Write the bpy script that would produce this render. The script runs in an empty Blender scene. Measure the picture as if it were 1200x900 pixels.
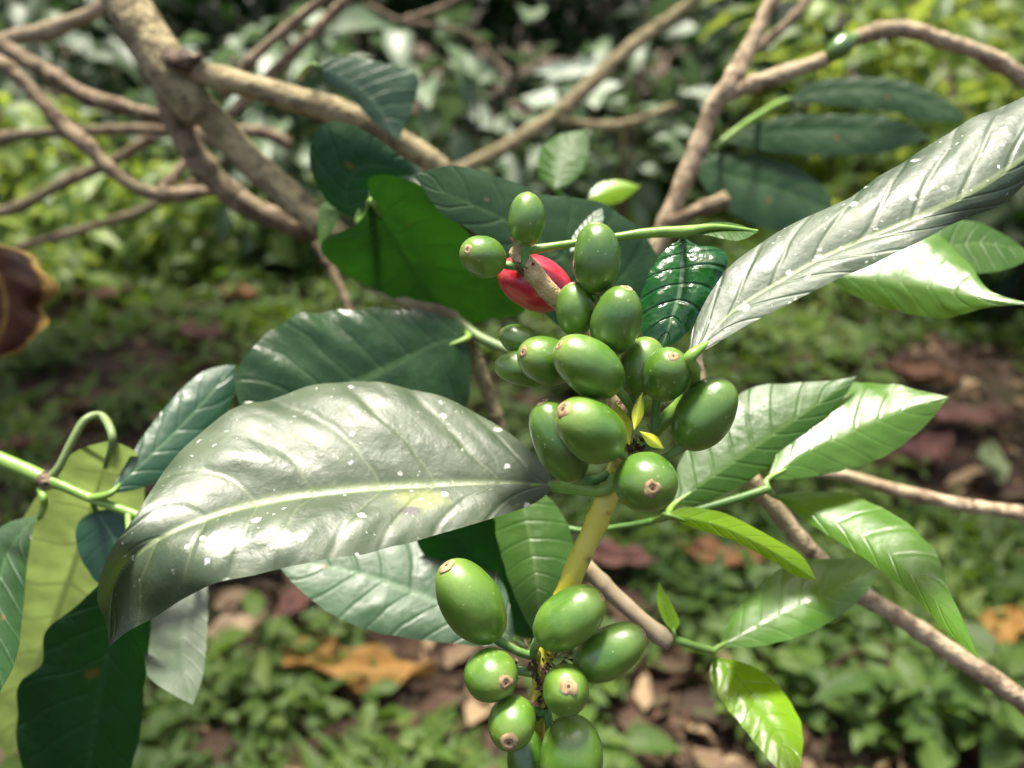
import bpy, math, random
import numpy as np
from mathutils import Vector, Matrix, noise as mnoise

rng = random.Random(7)
nrng = np.random.default_rng(11)
scene = bpy.context.scene
COL = scene.collection

# ------------------------------------------------------------------ camera
CAM_H = 0.75
PITCH = math.radians(25)
FPX = 867.0
CP, SP = math.cos(PITCH), math.sin(PITCH)
CAM = np.array([0.0, 0.0, CAM_H])
AX_R = np.array([1.0, 0.0, 0.0])
AX_F = np.array([0.0, CP, -SP])
AX_U = np.array([0.0, SP, CP])
SUN_DIR = np.array([-0.10, 0.20, 0.97])
SUN_DIR /= np.linalg.norm(SUN_DIR)


def P(x, y, mm):
    """a point of the place seen in direction (x, y), mm millimetres in front of the camera"""
    d = mm / 1000.0
    return CAM + AX_F * d + AX_R * ((x - 600) / FPX * d) - AX_U * ((y - 450) / FPX * d)


def ground_at(x, y, z=0.0):
    dr = AX_F + AX_R * ((x - 600) / FPX) - AX_U * ((y - 450) / FPX)
    t = (z - CAM_H) / dr[2]
    return CAM + dr * t


cam_data = bpy.data.cameras.new('camera')
cam = bpy.data.objects.new('camera', cam_data)
COL.objects.link(cam)
cam.location = CAM
cam.rotation_euler = (math.radians(90) - PITCH, 0, 0)
cam_data.sensor_width = 36
cam_data.lens = 36 * FPX / 1200
cam_data.clip_start = 0.005
cam_data.clip_end = 300
cam_data.dof.use_dof = True
cam_data.dof.focus_distance = 0.168
cam_data.dof.aperture_fstop = 9.0
scene.camera = cam


# ------------------------------------------------------------------ helpers
def empty(name, loc, label, cat, group=None, kind=None):
    o = bpy.data.objects.new(name, None)
    o.empty_display_size = 0.01
    COL.objects.link(o)
    o.location = tuple(loc)
    tag(o, label, cat, group, kind)
    return o


def tag(o, label=None, cat=None, group=None, kind=None):
    if label:
        o['label'] = label
    if cat:
        o['category'] = cat
    if group:
        o['group'] = group
    if kind:
        o['kind'] = kind
    return o


def root_of(o):
    while o.parent is not None:
        o = o.parent
    return o


def mesh_obj(name, verts, faces, mat, parent=None, smooth=True, uvs=None, tint=None, label=None):
    verts = np.asarray(verts, dtype=float)
    if parent is not None:
        verts = verts - np.array(root_of(parent).location)
    me = bpy.data.meshes.new(name)
    if isinstance(faces, np.ndarray):
        n = faces.shape[1]
        me.vertices.add(len(verts))
        me.vertices.foreach_set('co', verts.astype(np.float32).ravel())
        me.loops.add(faces.size)
        me.loops.foreach_set('vertex_index', faces.astype(np.int32).ravel())
        me.polygons.add(len(faces))
        me.polygons.foreach_set('loop_start', np.arange(0, faces.size, n, dtype=np.int32))
        me.polygons.foreach_set('loop_total', np.full(len(faces), n, dtype=np.int32))
        me.update(calc_edges=True)
    else:
        me.from_pydata([tuple(v) for v in verts], [], faces)
        me.update()
    if smooth:
        me.polygons.foreach_set('use_smooth', np.ones(len(me.polygons), dtype=bool))
    li = np.zeros(len(me.loops), dtype=np.int32)
    me.loops.foreach_get('vertex_index', li)
    if uvs is not None:
        uvl = me.uv_layers.new(name='UVMap')
        uvl.data.foreach_set('uv', np.asarray(uvs, dtype=np.float32)[li].ravel())
    if tint is not None:
        at = me.attributes.new('tint', 'FLOAT', 'POINT')
        at.data.foreach_set('value', np.asarray(tint, dtype=np.float32))
    me.materials.append(mat)
    o = bpy.data.objects.new(name, me)
    COL.objects.link(o)
    if parent is not None:
        o.parent = parent
    if label:
        o['label'] = label
    return o


def crom(pts, n):
    """Catmull-Rom through pts (k, dim), n samples evenly spaced along its chord length"""
    pts = np.asarray(pts, dtype=float)
    if len(pts) == 2:
        t = np.linspace(0, 1, n)[:, None]
        return pts[0] * (1 - t) + pts[1] * t
    ext = np.vstack([2 * pts[0] - pts[1], pts, 2 * pts[-1] - pts[-2]])
    dense = []
    for i in range(1, len(ext) - 2):
        p0, p1, p2, p3 = ext[i - 1:i + 3]
        for t in np.linspace(0, 1, 24, endpoint=False):
            dense.append(0.5 * ((2 * p1) + (-p0 + p2) * t + (2 * p0 - 5 * p1 + 4 * p2 - p3) * t * t
                                + (-p0 + 3 * p1 - 3 * p2 + p3) * t ** 3))
    dense.append(pts[-1])
    dense = np.array(dense)
    s = np.r_[0, np.cumsum(np.linalg.norm(np.diff(dense, axis=0), axis=1))]
    s /= s[-1]
    q = np.linspace(0, 1, n)
    return np.stack([np.interp(q, s, dense[:, k]) for k in range(dense.shape[1])], axis=1)


# ------------------------------------------------------------------ materials
class NT:
    def __init__(self, name):
        self.m = bpy.data.materials.new(name)
        self.m.use_nodes = True
        self.t = self.m.node_tree
        self.t.nodes.clear()
        self.out = self.n('ShaderNodeOutputMaterial')

    def n(self, typ, **kw):
        nd = self.t.nodes.new(typ)
        for k, v in kw.items():
            setattr(nd, k, v)
        return nd

    def l(self, a, b):
        self.t.links.new(a, b)

    def put(self, sock, v):
        if isinstance(v, bpy.types.NodeSocket):
            self.l(v, sock)
        elif isinstance(v, (tuple, list)) and len(v) == 3 and sock.type == 'RGBA':
            sock.default_value = (*v, 1)
        else:
            sock.default_value = v

    def math(self, op, a, b=None, c=None, clamp=False):
        nd = self.n('ShaderNodeMath', operation=op)
        nd.use_clamp = clamp
        self.put(nd.inputs[0], a)
        if b is not None:
            self.put(nd.inputs[1], b)
        if c is not None:
            self.put(nd.inputs[2], c)
        return nd.outputs[0]

    def mix(self, f, a, b):
        nd = self.n('ShaderNodeMix', data_type='RGBA')
        self.put(nd.inputs['Factor'], f)
        self.put(nd.inputs['A'], a)
        self.put(nd.inputs['B'], b)
        return [o for o in nd.outputs if o.type == 'RGBA'][0]

    def ss(self, v, lo, hi, a=0.0, b=1.0):
        nd = self.n('ShaderNodeMapRange', interpolation_type='SMOOTHSTEP')
        self.put(nd.inputs['Value'], v)
        for k, x in (('From Min', lo), ('From Max', hi), ('To Min', a), ('To Max', b)):
            self.put(nd.inputs[k], x)
        return nd.outputs['Result']

    def noise(self, vec, scale, detail=3, rough=0.5):
        nd = self.n('ShaderNodeTexNoise')
        if vec is not None:
            self.l(vec, nd.inputs['Vector'])
        nd.inputs['Scale'].default_value = scale
        nd.inputs['Detail'].default_value = detail
        nd.inputs['Roughness'].default_value = rough
        return nd.outputs['Fac']

    def obj(self):
        return self.n('ShaderNodeTexCoord').outputs['Object']

    def bump(self, h, dist, strength=1.0, normal=None):
        nd = self.n('ShaderNodeBump')
        nd.inputs['Strength'].default_value = strength
        nd.inputs['Distance'].default_value = dist
        self.l(h, nd.inputs['Height'])
        if normal is not None:
            self.l(normal, nd.inputs['Normal'])
        return nd.outputs['Normal']

    def principled(self, **kw):
        nd = self.n('ShaderNodeBsdfPrincipled')
        for k, v in kw.items():
            self.put(nd.inputs[k.replace('_', ' ')], v)
        return nd


def leaf_mat(name, base, dark, vein, trans, tw=0.3, rough=0.38, nv=8.0, vk=1.1, vein_amt=0.5,
             speck=0.0, spec=0.5, patch=None, rim=None, mottle=0.5, bumpk=1.0, under=None, lat_amt=0.12):
    w = NT(name)
    uvn = w.n('ShaderNodeUVMap').outputs['UV']
    sep = w.n('ShaderNodeSeparateXYZ')
    w.l(uvn, sep.inputs[0])
    u, v = sep.outputs[0], sep.outputs[1]
    s = w.math('MULTIPLY', w.math('ABSOLUTE', w.math('SUBTRACT', v, 0.5)), 2.0)
    ph = w.math('SUBTRACT', w.math('MULTIPLY', u, nv), w.math('MULTIPLY', s, vk))
    ph = w.math('ADD', ph, w.math('MULTIPLY', w.math('SUBTRACT', w.noise(w.obj(), 45, 2), 0.5), 0.7))
    dv = w.math('ABSOLUTE', w.math('SUBTRACT', w.math('FRACT', ph), 0.5))
    lat = w.ss(dv, 0.455, 0.495)
    lat = w.math('MULTIPLY', lat, w.ss(s, 0.9, 0.55))
    midr = w.ss(s, 0.075, 0.03)
    ob = w.obj()
    nz = w.noise(ob, 70, 4)
    nf = w.noise(ob, 420, 3)
    col = w.mix(w.ss(nz, 0.5 - mottle * 0.35, 0.5 + mottle * 0.35), dark, base)
    col = w.mix(w.math('MULTIPLY', lat, lat_amt), col, vein)
    col = w.mix(w.math('MULTIPLY', midr, vein_amt), col, vein)
    tcol = w.mix(w.math('MULTIPLY', w.math('MAXIMUM', lat, midr), 0.8), trans, tuple(c * 0.35 for c in trans))
    tcol = w.mix(w.math('MULTIPLY', w.ss(nz, 0.3, 0.7), 0.8), tcol, tuple(c * 0.4 for c in trans))
    if rim is not None:
        rm = w.ss(w.math('ADD', s, w.math('MULTIPLY', w.math('SUBTRACT', nz, 0.5), 0.8)), 0.72, 0.95)
        col = w.mix(rm, col, rim)
    if patch is not None:
        for (pu, pv, pr, pc) in patch:
            dx = w.math('SUBTRACT', u, pu)
            dy = w.math('MULTIPLY', w.math('SUBTRACT', v, pv), 0.45)
            dd = w.math('SQRT', w.math('ADD', w.math('MULTIPLY', dx, dx), w.math('MULTIPLY', dy, dy)))
            dd = w.math('ADD', dd, w.math('MULTIPLY', w.math('SUBTRACT', nf, 0.5), pr * 0.9))
            col = w.mix(w.ss(dd, pr, pr * 0.45), col, pc)
    rgh = w.ss(nz, 0.3, 0.7, rough * 0.85, rough * 1.2)
    if speck > 0:
        wv = w.n('ShaderNodeVectorMath', operation='MULTIPLY_ADD')
        nc = w.n('ShaderNodeTexNoise')
        w.l(ob, nc.inputs['Vector'])
        nc.inputs['Scale'].default_value = 600
        w.l(nc.outputs['Color'], wv.inputs[0])
        wv.inputs[1].default_value = (0.0022, 0.0022, 0.0022)
        w.l(ob, wv.inputs[2])
        ob = wv.outputs[0]
        vo = w.n('ShaderNodeTexVoronoi', feature='F1')
        w.l(ob, vo.inputs['Vector'])
        vo.inputs['Scale'].default_value = 190
        wn = w.n('ShaderNodeSeparateColor')
        w.l(vo.outputs['Color'], wn.inputs[0])
        keep = w.math('GREATER_THAN', wn.outputs[0], 1.0 - speck)
        size = w.math('MULTIPLY', w.math('MULTIPLY', wn.outputs[1], wn.outputs[1]), 0.13)
        dist = w.math('ADD', vo.outputs['Distance'], w.math('MULTIPLY', w.math('SUBTRACT', nf, 0.5), 0.16))
        spk = w.math('MULTIPLY', keep, w.ss(dist, w.math('ADD', size, 0.13), size))
        v2 = w.n('ShaderNodeTexVoronoi', feature='F1')
        w.l(ob, v2.inputs['Vector'])
        v2.inputs['Scale'].default_value = 620
        s2 = w.n('ShaderNodeSeparateColor')
        w.l(v2.outputs['Color'], s2.inputs[0])
        k2 = w.math('MULTIPLY', w.math('GREATER_THAN', s2.outputs[0], 1.0 - speck * 0.35), w.ss(v2.outputs['Distance'], 0.26, 0.10))
        k2 = w.math('MULTIPLY', k2, w.ss(nz, 0.45, 0.6))
        spk = w.math('MAXIMUM', spk, k2)
        col = w.mix(w.math('MULTIPLY', spk, 0.85), col, (0.66, 0.67, 0.58))
        rgh = w.math('ADD', rgh, w.math('MULTIPLY', spk, 0.3))
    hgt = w.math('ADD', w.math('MULTIPLY', w.ss(dv, 0.5, 0.36), 0.25), w.math('MULTIPLY', w.noise(ob, 130, 3), 1.0))
    bn = w.bump(hgt, 0.0006 * bumpk, 0.8)
    bn = w.bump(nf, 0.00012 * bumpk, 0.7, bn)
    if under is not None:
        geo = w.n('ShaderNodeNewGeometry')
        col = w.mix(geo.outputs['Backfacing'], col, under)
    p = w.principled(Base_Color=col, Roughness=rgh, Specular_IOR_Level=spec, Normal=bn)
    t = w.n('ShaderNodeBsdfTranslucent')
    w.put(t.inputs['Color'], tcol)
    mx = w.n('ShaderNodeMixShader')
    mx.inputs[0].default_value = tw
    w.l(p.outputs[0], mx.inputs[1])
    w.l(t.outputs[0], mx.inputs[2])
    w.l(mx.outputs[0], w.out.inputs[0])
    return w.m


def cloud_mat(name, c1, c2, trans, tw=0.35, rough=0.4, spec=0.5, third=None):
    """leaf blades of background plants: the tint attribute chooses each leaf's own green"""
    w = NT(name)
    at = w.n('ShaderNodeAttribute', attribute_name='tint').outputs['Fac']
    uvn = w.n('ShaderNodeUVMap').outputs['UV']
    sep = w.n('ShaderNodeSeparateXYZ')
    w.l(uvn, sep.inputs[0])
    s = w.math('MULTIPLY', w.math('ABSOLUTE', w.math('SUBTRACT', sep.outputs[1], 0.5)), 2.0)
    col = w.mix(at, c1, c2)
    if third is not None:
        col = w.mix(w.ss(at, 0.80, 0.9), col, third)
    col = w.mix(w.math('MULTIPLY', w.ss(s, 0.16, 0.05), 0.35), col, (0.16, 0.25, 0.07))
    nz = w.noise(w.obj(), 40, 3)
    col = w.mix(w.math('MULTIPLY', nz, 0.35), col, tuple(x * 0.4 for x in c1))
    p = w.principled(Base_Color=col, Roughness=rough, Specular_IOR_Level=spec,
                     Normal=w.bump(w.noise(w.obj(), 90, 2), 0.002, 0.5))
    t = w.n('ShaderNodeBsdfTranslucent')
    w.put(t.inputs['Color'], w.mix(at, tuple(x * 0.55 for x in trans), trans))
    mx = w.n('ShaderNodeMixShader')
    mx.inputs[0].default_value = tw
    w.l(p.outputs[0], mx.inputs[1])
    w.l(t.outputs[0], mx.inputs[2])
    w.l(mx.outputs[0], w.out.inputs[0])
    return w.m


def bark_mat(name, light, dark, scale=1.0, moss=None, rough=0.85):
    w = NT(name)
    ob = w.obj()
    n1 = w.noise(ob, 90 * scale, 5, 0.65)
    n2 = w.noise(ob, 230 * scale, 4, 0.6)
    n3 = w.noise(ob, 900 * scale, 2)
    col = w.mix(w.ss(n1, 0.38, 0.58), dark, light)
    col = w.mix(w.ss(n2, 0.56, 0.68), col, tuple(c * 0.45 for c in dark))
    col = w.mix(w.math('MULTIPLY', w.ss(n2, 0.42, 0.3), 0.6), col, tuple(min(1, c * 1.35) for c in light))
    if moss:
        col = w.mix(w.math('MULTIPLY', w.ss(w.noise(ob, 34 * scale, 3), 0.52, 0.66), 0.7), col, moss)
    h = w.math('ADD', n2, w.math('MULTIPLY', n3, 0.4))
    p = w.principled(Base_Color=col, Roughness=rough, Specular_IOR_Level=0.3, Normal=w.bump(h, 0.0022 / scale, 0.9))
    w.l(p.outputs[0], w.out.inputs[0])
    return w.m


def stem_mat(name, c1, c2, rough=0.42, scale=60, streak=None):
    w = NT(name)
    ob = w.obj()
    n1 = w.noise(ob, scale, 3)
    n2 = w.noise(ob, 700, 3)
    col = w.mix(w.ss(n1, 0.36, 0.64), c1, c2)
    if streak:
        col = w.mix(w.ss(w.noise(ob, 190, 4), 0.60, 0.74), col, streak)
    p = w.principled(Base_Color=col, Roughness=rough, Subsurface_Weight=0.12, Subsurface_Scale=0.002,
                     Normal=w.bump(n2, 0.0003, 0.5))
    w.put(p.inputs['Subsurface Radius'], (0.6, 1.0, 0.3))
    w.l(p.outputs[0], w.out.inputs[0])
    return w.m


def berry_mat(name, c1, c2, tip, rough=0.3, scar=True):
    w = NT(name)
    ob = w.obj()
    sep = w.n('ShaderNodeSeparateXYZ')
    w.l(w.n('ShaderNodeUVMap').outputs['UV'], sep.inputs[0])
    u, v = sep.outputs[0], sep.outputs[1]
    n1 = w.noise(ob, 130, 3)
    n2 = w.noise(ob, 900, 3)
    col = w.mix(w.ss(n1, 0.33, 0.67), c1, c2)
    col = w.mix(w.math('MULTIPLY', w.ss(u, 0.62, 1.0), 0.55), col, tip)
    col = w.mix(w.math('MULTIPLY', w.ss(u, 0.3, 0.0), 0.35), col, tip)
    # faint longitudinal streaks
    strk = w.noise(None, 1.0, 3)
    mp = w.n('ShaderNodeMapping')
    mp.inputs['Scale'].default_value = (2.5, 34, 1)
    w.l(w.n('ShaderNodeUVMap').outputs['UV'], mp.inputs[0])
    sn = w.n('ShaderNodeTexNoise')
    w.l(mp.outputs[0], sn.inputs['Vector'])
    sn.inputs['Scale'].default_value = 1.0
    col = w.mix(w.ss(sn.outputs['Fac'], 0.55, 0.75, 0.0, 0.3), col, tip)
    vo = w.n('ShaderNodeTexVoronoi', feature='F1')
    w.l(ob, vo.inputs['Vector'])
    vo.inputs['Scale'].default_value = 620
    sc = w.n('ShaderNodeSeparateColor')
    w.l(vo.outputs['Color'], sc.inputs[0])
    spk = w.math('MULTIPLY', w.math('GREATER_THAN', sc.outputs[0], 0.84), w.ss(vo.outputs['Distance'], 0.19, 0.08))
    col = w.mix(w.math('MULTIPLY', spk, 0.55), col, (0.45, 0.52, 0.25))
    if scar:
        sc2 = w.ss(w.noise(ob, 260, 5, 0.7), 0.66, 0.71)
        col = w.mix(w.math('MULTIPLY', sc2, 0.6), col, (0.36, 0.33, 0.16))
    p = w.principled(Base_Color=col, Roughness=w.ss(n1, 0.3, 0.7, rough * 0.85, rough * 1.25), Specular_IOR_Level=1.0,
                     Subsurface_Weight=0.2, Subsurface_Scale=0.0025, Normal=w.bump(n2, 0.00012, 0.5))
    w.put(p.inputs['Subsurface Radius'], (0.5, 1.0, 0.25))
    w.l(p.outputs[0], w.out.inputs[0])
    return w.m


M = {}
M['leaf_front'] = leaf_mat('glossy_old_leaf', (0.046, 0.074, 0.026), (0.028, 0.052, 0.016), (0.20, 0.26, 0.09),
                           (0.14, 0.24, 0.03), tw=0.14, rough=0.48, speck=0.75, vein_amt=0.45, spec=0.95, nv=9, vk=1.5,
                           patch=[(0.27, 0.66, 0.070, (0.13, 0.16, 0.02)), (0.30, 0.76, 0.026, (0.012, 0.008, 0.006))],
                           bumpk=0.8, lat_amt=0.2)
M['leaf_upper'] = leaf_mat('spotted_old_leaf', (0.050, 0.080, 0.036), (0.030, 0.054, 0.024), (0.26, 0.33, 0.13),
                           (0.14, 0.22, 0.04), tw=0.14, rough=0.48, speck=0.8, vein_amt=0.55, spec=0.7, nv=9, vk=1.5,
                           patch=[(0.035, 0.8, 0.05, (0.07, 0.035, 0.03)), (0.55, 0.66, 0.03, (0.14, 0.10, 0.08))],
                           bumpk=0.9, lat_amt=0.2, under=(0.10, 0.14, 0.03))
M['leaf_dark'] = leaf_mat('dark_mature_leaf', (0.020, 0.058, 0.016), (0.012, 0.036, 0.010), (0.07, 0.14, 0.05),
                          (0.04, 0.16, 0.02), tw=0.14, rough=0.29, vein_amt=0.4, nv=8, spec=0.42, bumpk=1.4,
                          patch=[(0.93, 0.6, 0.03, (0.25, 0.13, 0.05)), (0.62, 0.68, 0.012, (0.02, 0.015, 0.01))])
M['leaf_dark_plain'] = leaf_mat('dark_plain_leaf', (0.026, 0.070, 0.022), (0.016, 0.046, 0.016), (0.07, 0.15, 0.05),
                                (0.03, 0.15, 0.01), tw=0.18, rough=0.42, vein_amt=0.45, nv=8, spec=0.3,
                                patch=[(0.55, 0.66, 0.02, (0.14, 0.08, 0.03)), (0.72, 0.35, 0.012, (0.10, 0.10, 0.05))])
M['leaf_rim'] = leaf_mat('dark_leaf_with_brown_edge', (0.020, 0.070, 0.032), (0.012, 0.048, 0.022), (0.09, 0.17, 0.08),
                         (0.03, 0.13, 0.02), tw=0.15, rough=0.33, vein_amt=0.7, nv=6)
M['leaf_deep'] = leaf_mat('deep_green_leaf', (0.014, 0.060, 0.014), (0.010, 0.042, 0.010), (0.03, 0.10, 0.03),
                          (0.01, 0.10, 0.003), tw=0.30, rough=0.45, vein_amt=0.7, nv=8, spec=0.35, lat_amt=0.4, bumpk=1.5,
                          patch=[(0.45, 0.42, 0.03, (0.12, 0.07, 0.02))])
M['leaf_backlit'] = leaf_mat('sunlit_through_leaf', (0.020, 0.090, 0.012), (0.014, 0.065, 0.010), (0.03, 0.10, 0.02),
                             (0.018, 0.080, 0.004), tw=0.40, rough=0.42, vein_amt=0.6, nv=8, spec=0.4, lat_amt=0.5, bumpk=1.6,
                             patch=[(0.3, 0.30, 0.015, (0.10, 0.06, 0.02)), (0.6, 0.62, 0.010, (0.09, 0.07, 0.02))])
M['leaf_broad'] = leaf_mat('broad_yellow_green_leaf', (0.12, 0.19, 0.05), (0.09, 0.155, 0.04), (0.09, 0.09, 0.03),
                           (0.33, 0.45, 0.12), tw=0.5, rough=0.55, vein_amt=0.5, nv=9, vk=0.4, lat_amt=0.5, spec=0.25)
M['leaf_grey'] = leaf_mat('dusty_green_leaf', (0.040, 0.090, 0.038), (0.028, 0.068, 0.028), (0.12, 0.20, 0.11),
                          (0.05, 0.15, 0.05), tw=0.12, rough=0.45, vein_amt=0.6, nv=9, bumpk=1.4,
                          patch=[(0.93, 0.55, 0.03, (0.30, 0.20, 0.08)), (0.80, 0.5, 0.02, (0.18, 0.15, 0.09))])
M['leaf_sheen'] = leaf_mat('smooth_pale_leaf', (0.06, 0.09, 0.05), (0.05, 0.08, 0.04), (0.12, 0.18, 0.10), (0.05, 0.15, 0.05), tw=0.1, rough=0.40,
                           vein_amt=0.1, lat_amt=0.0, spec=1.0, bumpk=0.4)
M['leaf_fresh'] = leaf_mat('fresh_green_leaf', (0.085, 0.21, 0.012), (0.055, 0.165, 0.010), (0.16, 0.28, 0.05),
                           (0.46, 0.66, 0.01), tw=0.42, rough=0.34, vein_amt=0.3, nv=8, spec=1.0, bumpk=0.7, lat_amt=0.06)
M['leaf_mid'] = leaf_mat('mid_green_leaf', (0.050, 0.125, 0.016), (0.034, 0.095, 0.012), (0.12, 0.21, 0.05),
                         (0.22, 0.46, 0.01), tw=0.38, rough=0.42, vein_amt=0.5, nv=9, spec=0.45, bumpk=1.2)
M['leaf_yellow'] = leaf_mat('young_yellow_green_leaf', (0.25, 0.44, 0.010), (0.18, 0.37, 0.010), (0.20, 0.38, 0.05),
                            (0.52, 0.72, 0.01), tw=0.46, rough=0.28, vein_amt=0.4, nv=8, spec=0.5, bumpk=0.9)
M['leaf_gloss'] = leaf_mat('glossy_crinkled_leaf', (0.010, 0.080, 0.016), (0.006, 0.050, 0.010), (0.12, 0.22, 0.12),
                           (0.02, 0.22, 0.02), tw=0.15, rough=0.17, vein_amt=0.8, nv=7, vk=0.9, spec=0.6, bumpk=2.6)
M['leaf_dying'] = leaf_mat('dying_red_brown_leaf', (0.024, 0.007, 0.004), (0.010, 0.005, 0.004), (0.34, 0.26, 0.06),
                           (0.30, 0.08, 0.02), tw=0.2, rough=0.7, vein_amt=0.12, nv=4, rim=(0.26, 0.17, 0.05), lat_amt=0.05, spec=0.1)
M['stem_yellow'] = stem_mat('yellow_green_stem', (0.54, 0.49, 0.035), (0.64, 0.55, 0.14), 0.5, 45, (0.22, 0.14, 0.045))
M['stem_tan'] = bark_mat('tan_woody_stem', (0.56, 0.42, 0.24), (0.40, 0.27, 0.14), 2.2)
M['stem_green'] = stem_mat('green_stem', (0.14, 0.26, 0.04), (0.20, 0.33, 0.06), 0.4, 70)
M['stem_deep'] = stem_mat('deep_green_stem', (0.06, 0.14, 0.025), (0.09, 0.18, 0.03), 0.45, 70)
M['stem_dull'] = stem_mat('dull_green_stem', (0.12, 0.19, 0.06), (0.17, 0.23, 0.08), 0.5, 70)
M['stalk'] = stem_mat('berry_stalk', (0.10, 0.22, 0.05), (0.17, 0.28, 0.09), 0.45, 160)
M['husk'] = stem_mat('dry_husk', (0.10, 0.055, 0.03), (0.03, 0.018, 0.012), 0.8, 500, (0.40, 0.30, 0.20))
M['stipule'] = stem_mat('yellow_stipule', (0.46, 0.52, 0.03), (0.60, 0.54, 0.05), 0.5, 90)
M['bark'] = bark_mat('tan_bark', (0.38, 0.315, 0.17), (0.17, 0.135, 0.07), 0.8, (0.17, 0.165, 0.065))
M['bark_red'] = bark_mat('reddish_bark', (0.28, 0.21, 0.13), (0.12, 0.085, 0.05), 1.0, (0.17, 0.15, 0.075))
M['bark_pale'] = bark_mat('pale_bark', (0.46, 0.36, 0.23), (0.22, 0.155, 0.095), 1.0, (0.30, 0.24, 0.14))
M['bark_smooth'] = stem_mat('smooth_grey_bark', (0.32, 0.26, 0.16), (0.25, 0.19, 0.11), 0.7, 90, (0.16, 0.115, 0.065))
M['bark_far'] = bark_mat('weathered_bark', (0.24, 0.18, 0.11), (0.10, 0.075, 0.045), 0.25, (0.09, 0.11, 0.05))
M['bark_far'] = M['bark_far']
M['berry'] = berry_mat('green_berry_skin', (0.064, 0.158, 0.012), (0.112, 0.220, 0.022), (0.23, 0.31, 0.05), 0.34)
M['berry_deep'] = berry_mat('deep_green_berry_skin', (0.046, 0.124, 0.010), (0.074, 0.165, 0.015), (0.15, 0.24, 0.03), 0.31)
M['berry_red'] = berry_mat('ripe_red_berry_skin', (0.50, 0.012, 0.030), (0.60, 0.020, 0.045), (0.66, 0.07, 0.04), 0.30, False)
M['calyx'] = stem_mat('berry_scar', (0.36, 0.27, 0.14), (0.20, 0.135, 0.065), 0.85, 420, (0.12, 0.07, 0.035))
M['pit'] = stem_mat('scar_pit', (0.10, 0.05, 0.03), (0.06, 0.03, 0.02), 0.8, 400)


# ------------------------------------------------------------------ builders
def tube(name, pts, rad, mat, parent=None, n=None, sides=12, knobs=0.0, wob=0.0, label=None, world=False, px=True, seed=0):
    """pts: (x, y, mm) directions from the viewpoint or world points; rad: one radius or one per point (pixels at that distance, or metres)"""
    if world:
        W = np.array(pts, dtype=float)
        R = np.array(rad if hasattr(rad, '__len__') else [rad] * len(pts), dtype=float)
    else:
        W = np.array([P(*p) for p in pts])
        R = np.array([(rad[i] if hasattr(rad, '__len__') else rad) * pts[i][2] / 1000.0 / FPX for i in range(len(pts))])
    ln = np.sum(np.linalg.norm(np.diff(W, axis=0), axis=1))
    n = n or int(max(10, min(110, ln / max(R.mean(), 1e-4) * 2.2)))
    C = crom(np.hstack([W, R[:, None]]), n)
    c, r = C[:, :3], C[:, 3]
    tan = np.gradient(c, axis=0)
    tan /= np.linalg.norm(tan, axis=1)[:, None] + 1e-12
    ref = np.array([0.3, 0.2, 0.93])
    if abs(np.dot(ref, tan[0])) > 0.9:
        ref = np.array([0.9, 0.3, 0.1])
    V, UV = [], []
    a = np.cross(tan[0], ref)
    a /= np.linalg.norm(a)
    for i in range(n):
        a = a - tan[i] * np.dot(a, tan[i])
        a /= np.linalg.norm(a)
        b = np.cross(tan[i], a)
        k = 1.0
        if knobs:
            nz = mnoise.noise(Vector(c[i] / max(R.mean(), 1e-4) * 0.16 + seed * 3.1))
            k = 1.0 + knobs * max(0, nz) * 1.6 - knobs * 0.2
            q_ = (i * ln / (n - 1)) / max(R.mean(), 1e-4) / 9.0 + seed * 0.37
            k += knobs * 0.9 * math.exp(-((q_ % 1.0 - 0.5) / 0.06) ** 2)
        for j in range(sides):
            th = 2 * math.pi * j / sides
            q = 1.0
            if wob:
                pn = c[i] / max(R.mean(), 1e-4) * 0.5 + np.array([math.cos(th), math.sin(th), seed])
                q += wob * mnoise.noise(Vector(pn))
            V.append(c[i] + (a * math.cos(th) + b * math.sin(th)) * r[i] * k * q)
            UV.append((i / (n - 1), j / sides))
    F = []
    for i in range(n - 1):
        for j in range(sides):
            j2 = (j + 1) % sides
            F.append((i * sides + j, i * sides + j2, (i + 1) * sides + j2, (i + 1) * sides + j))
    V.append(c[0] - tan[0] * r[0] * 0.35)
    V.append(c[-1] + tan[-1] * r[-1] * 0.35)
    UV += [(0, 0), (1, 0)]
    s0, s1 = len(V) - 2, len(V) - 1
    for j in range(sides):
        j2 = (j + 1) % sides
        F.append((s0, j2, j))
        F.append((s1, (n - 1) * sides + j, (n - 1) * sides + j2))
    return mesh_obj(name, V, F, mat, parent, uvs=UV, label=label)


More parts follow.
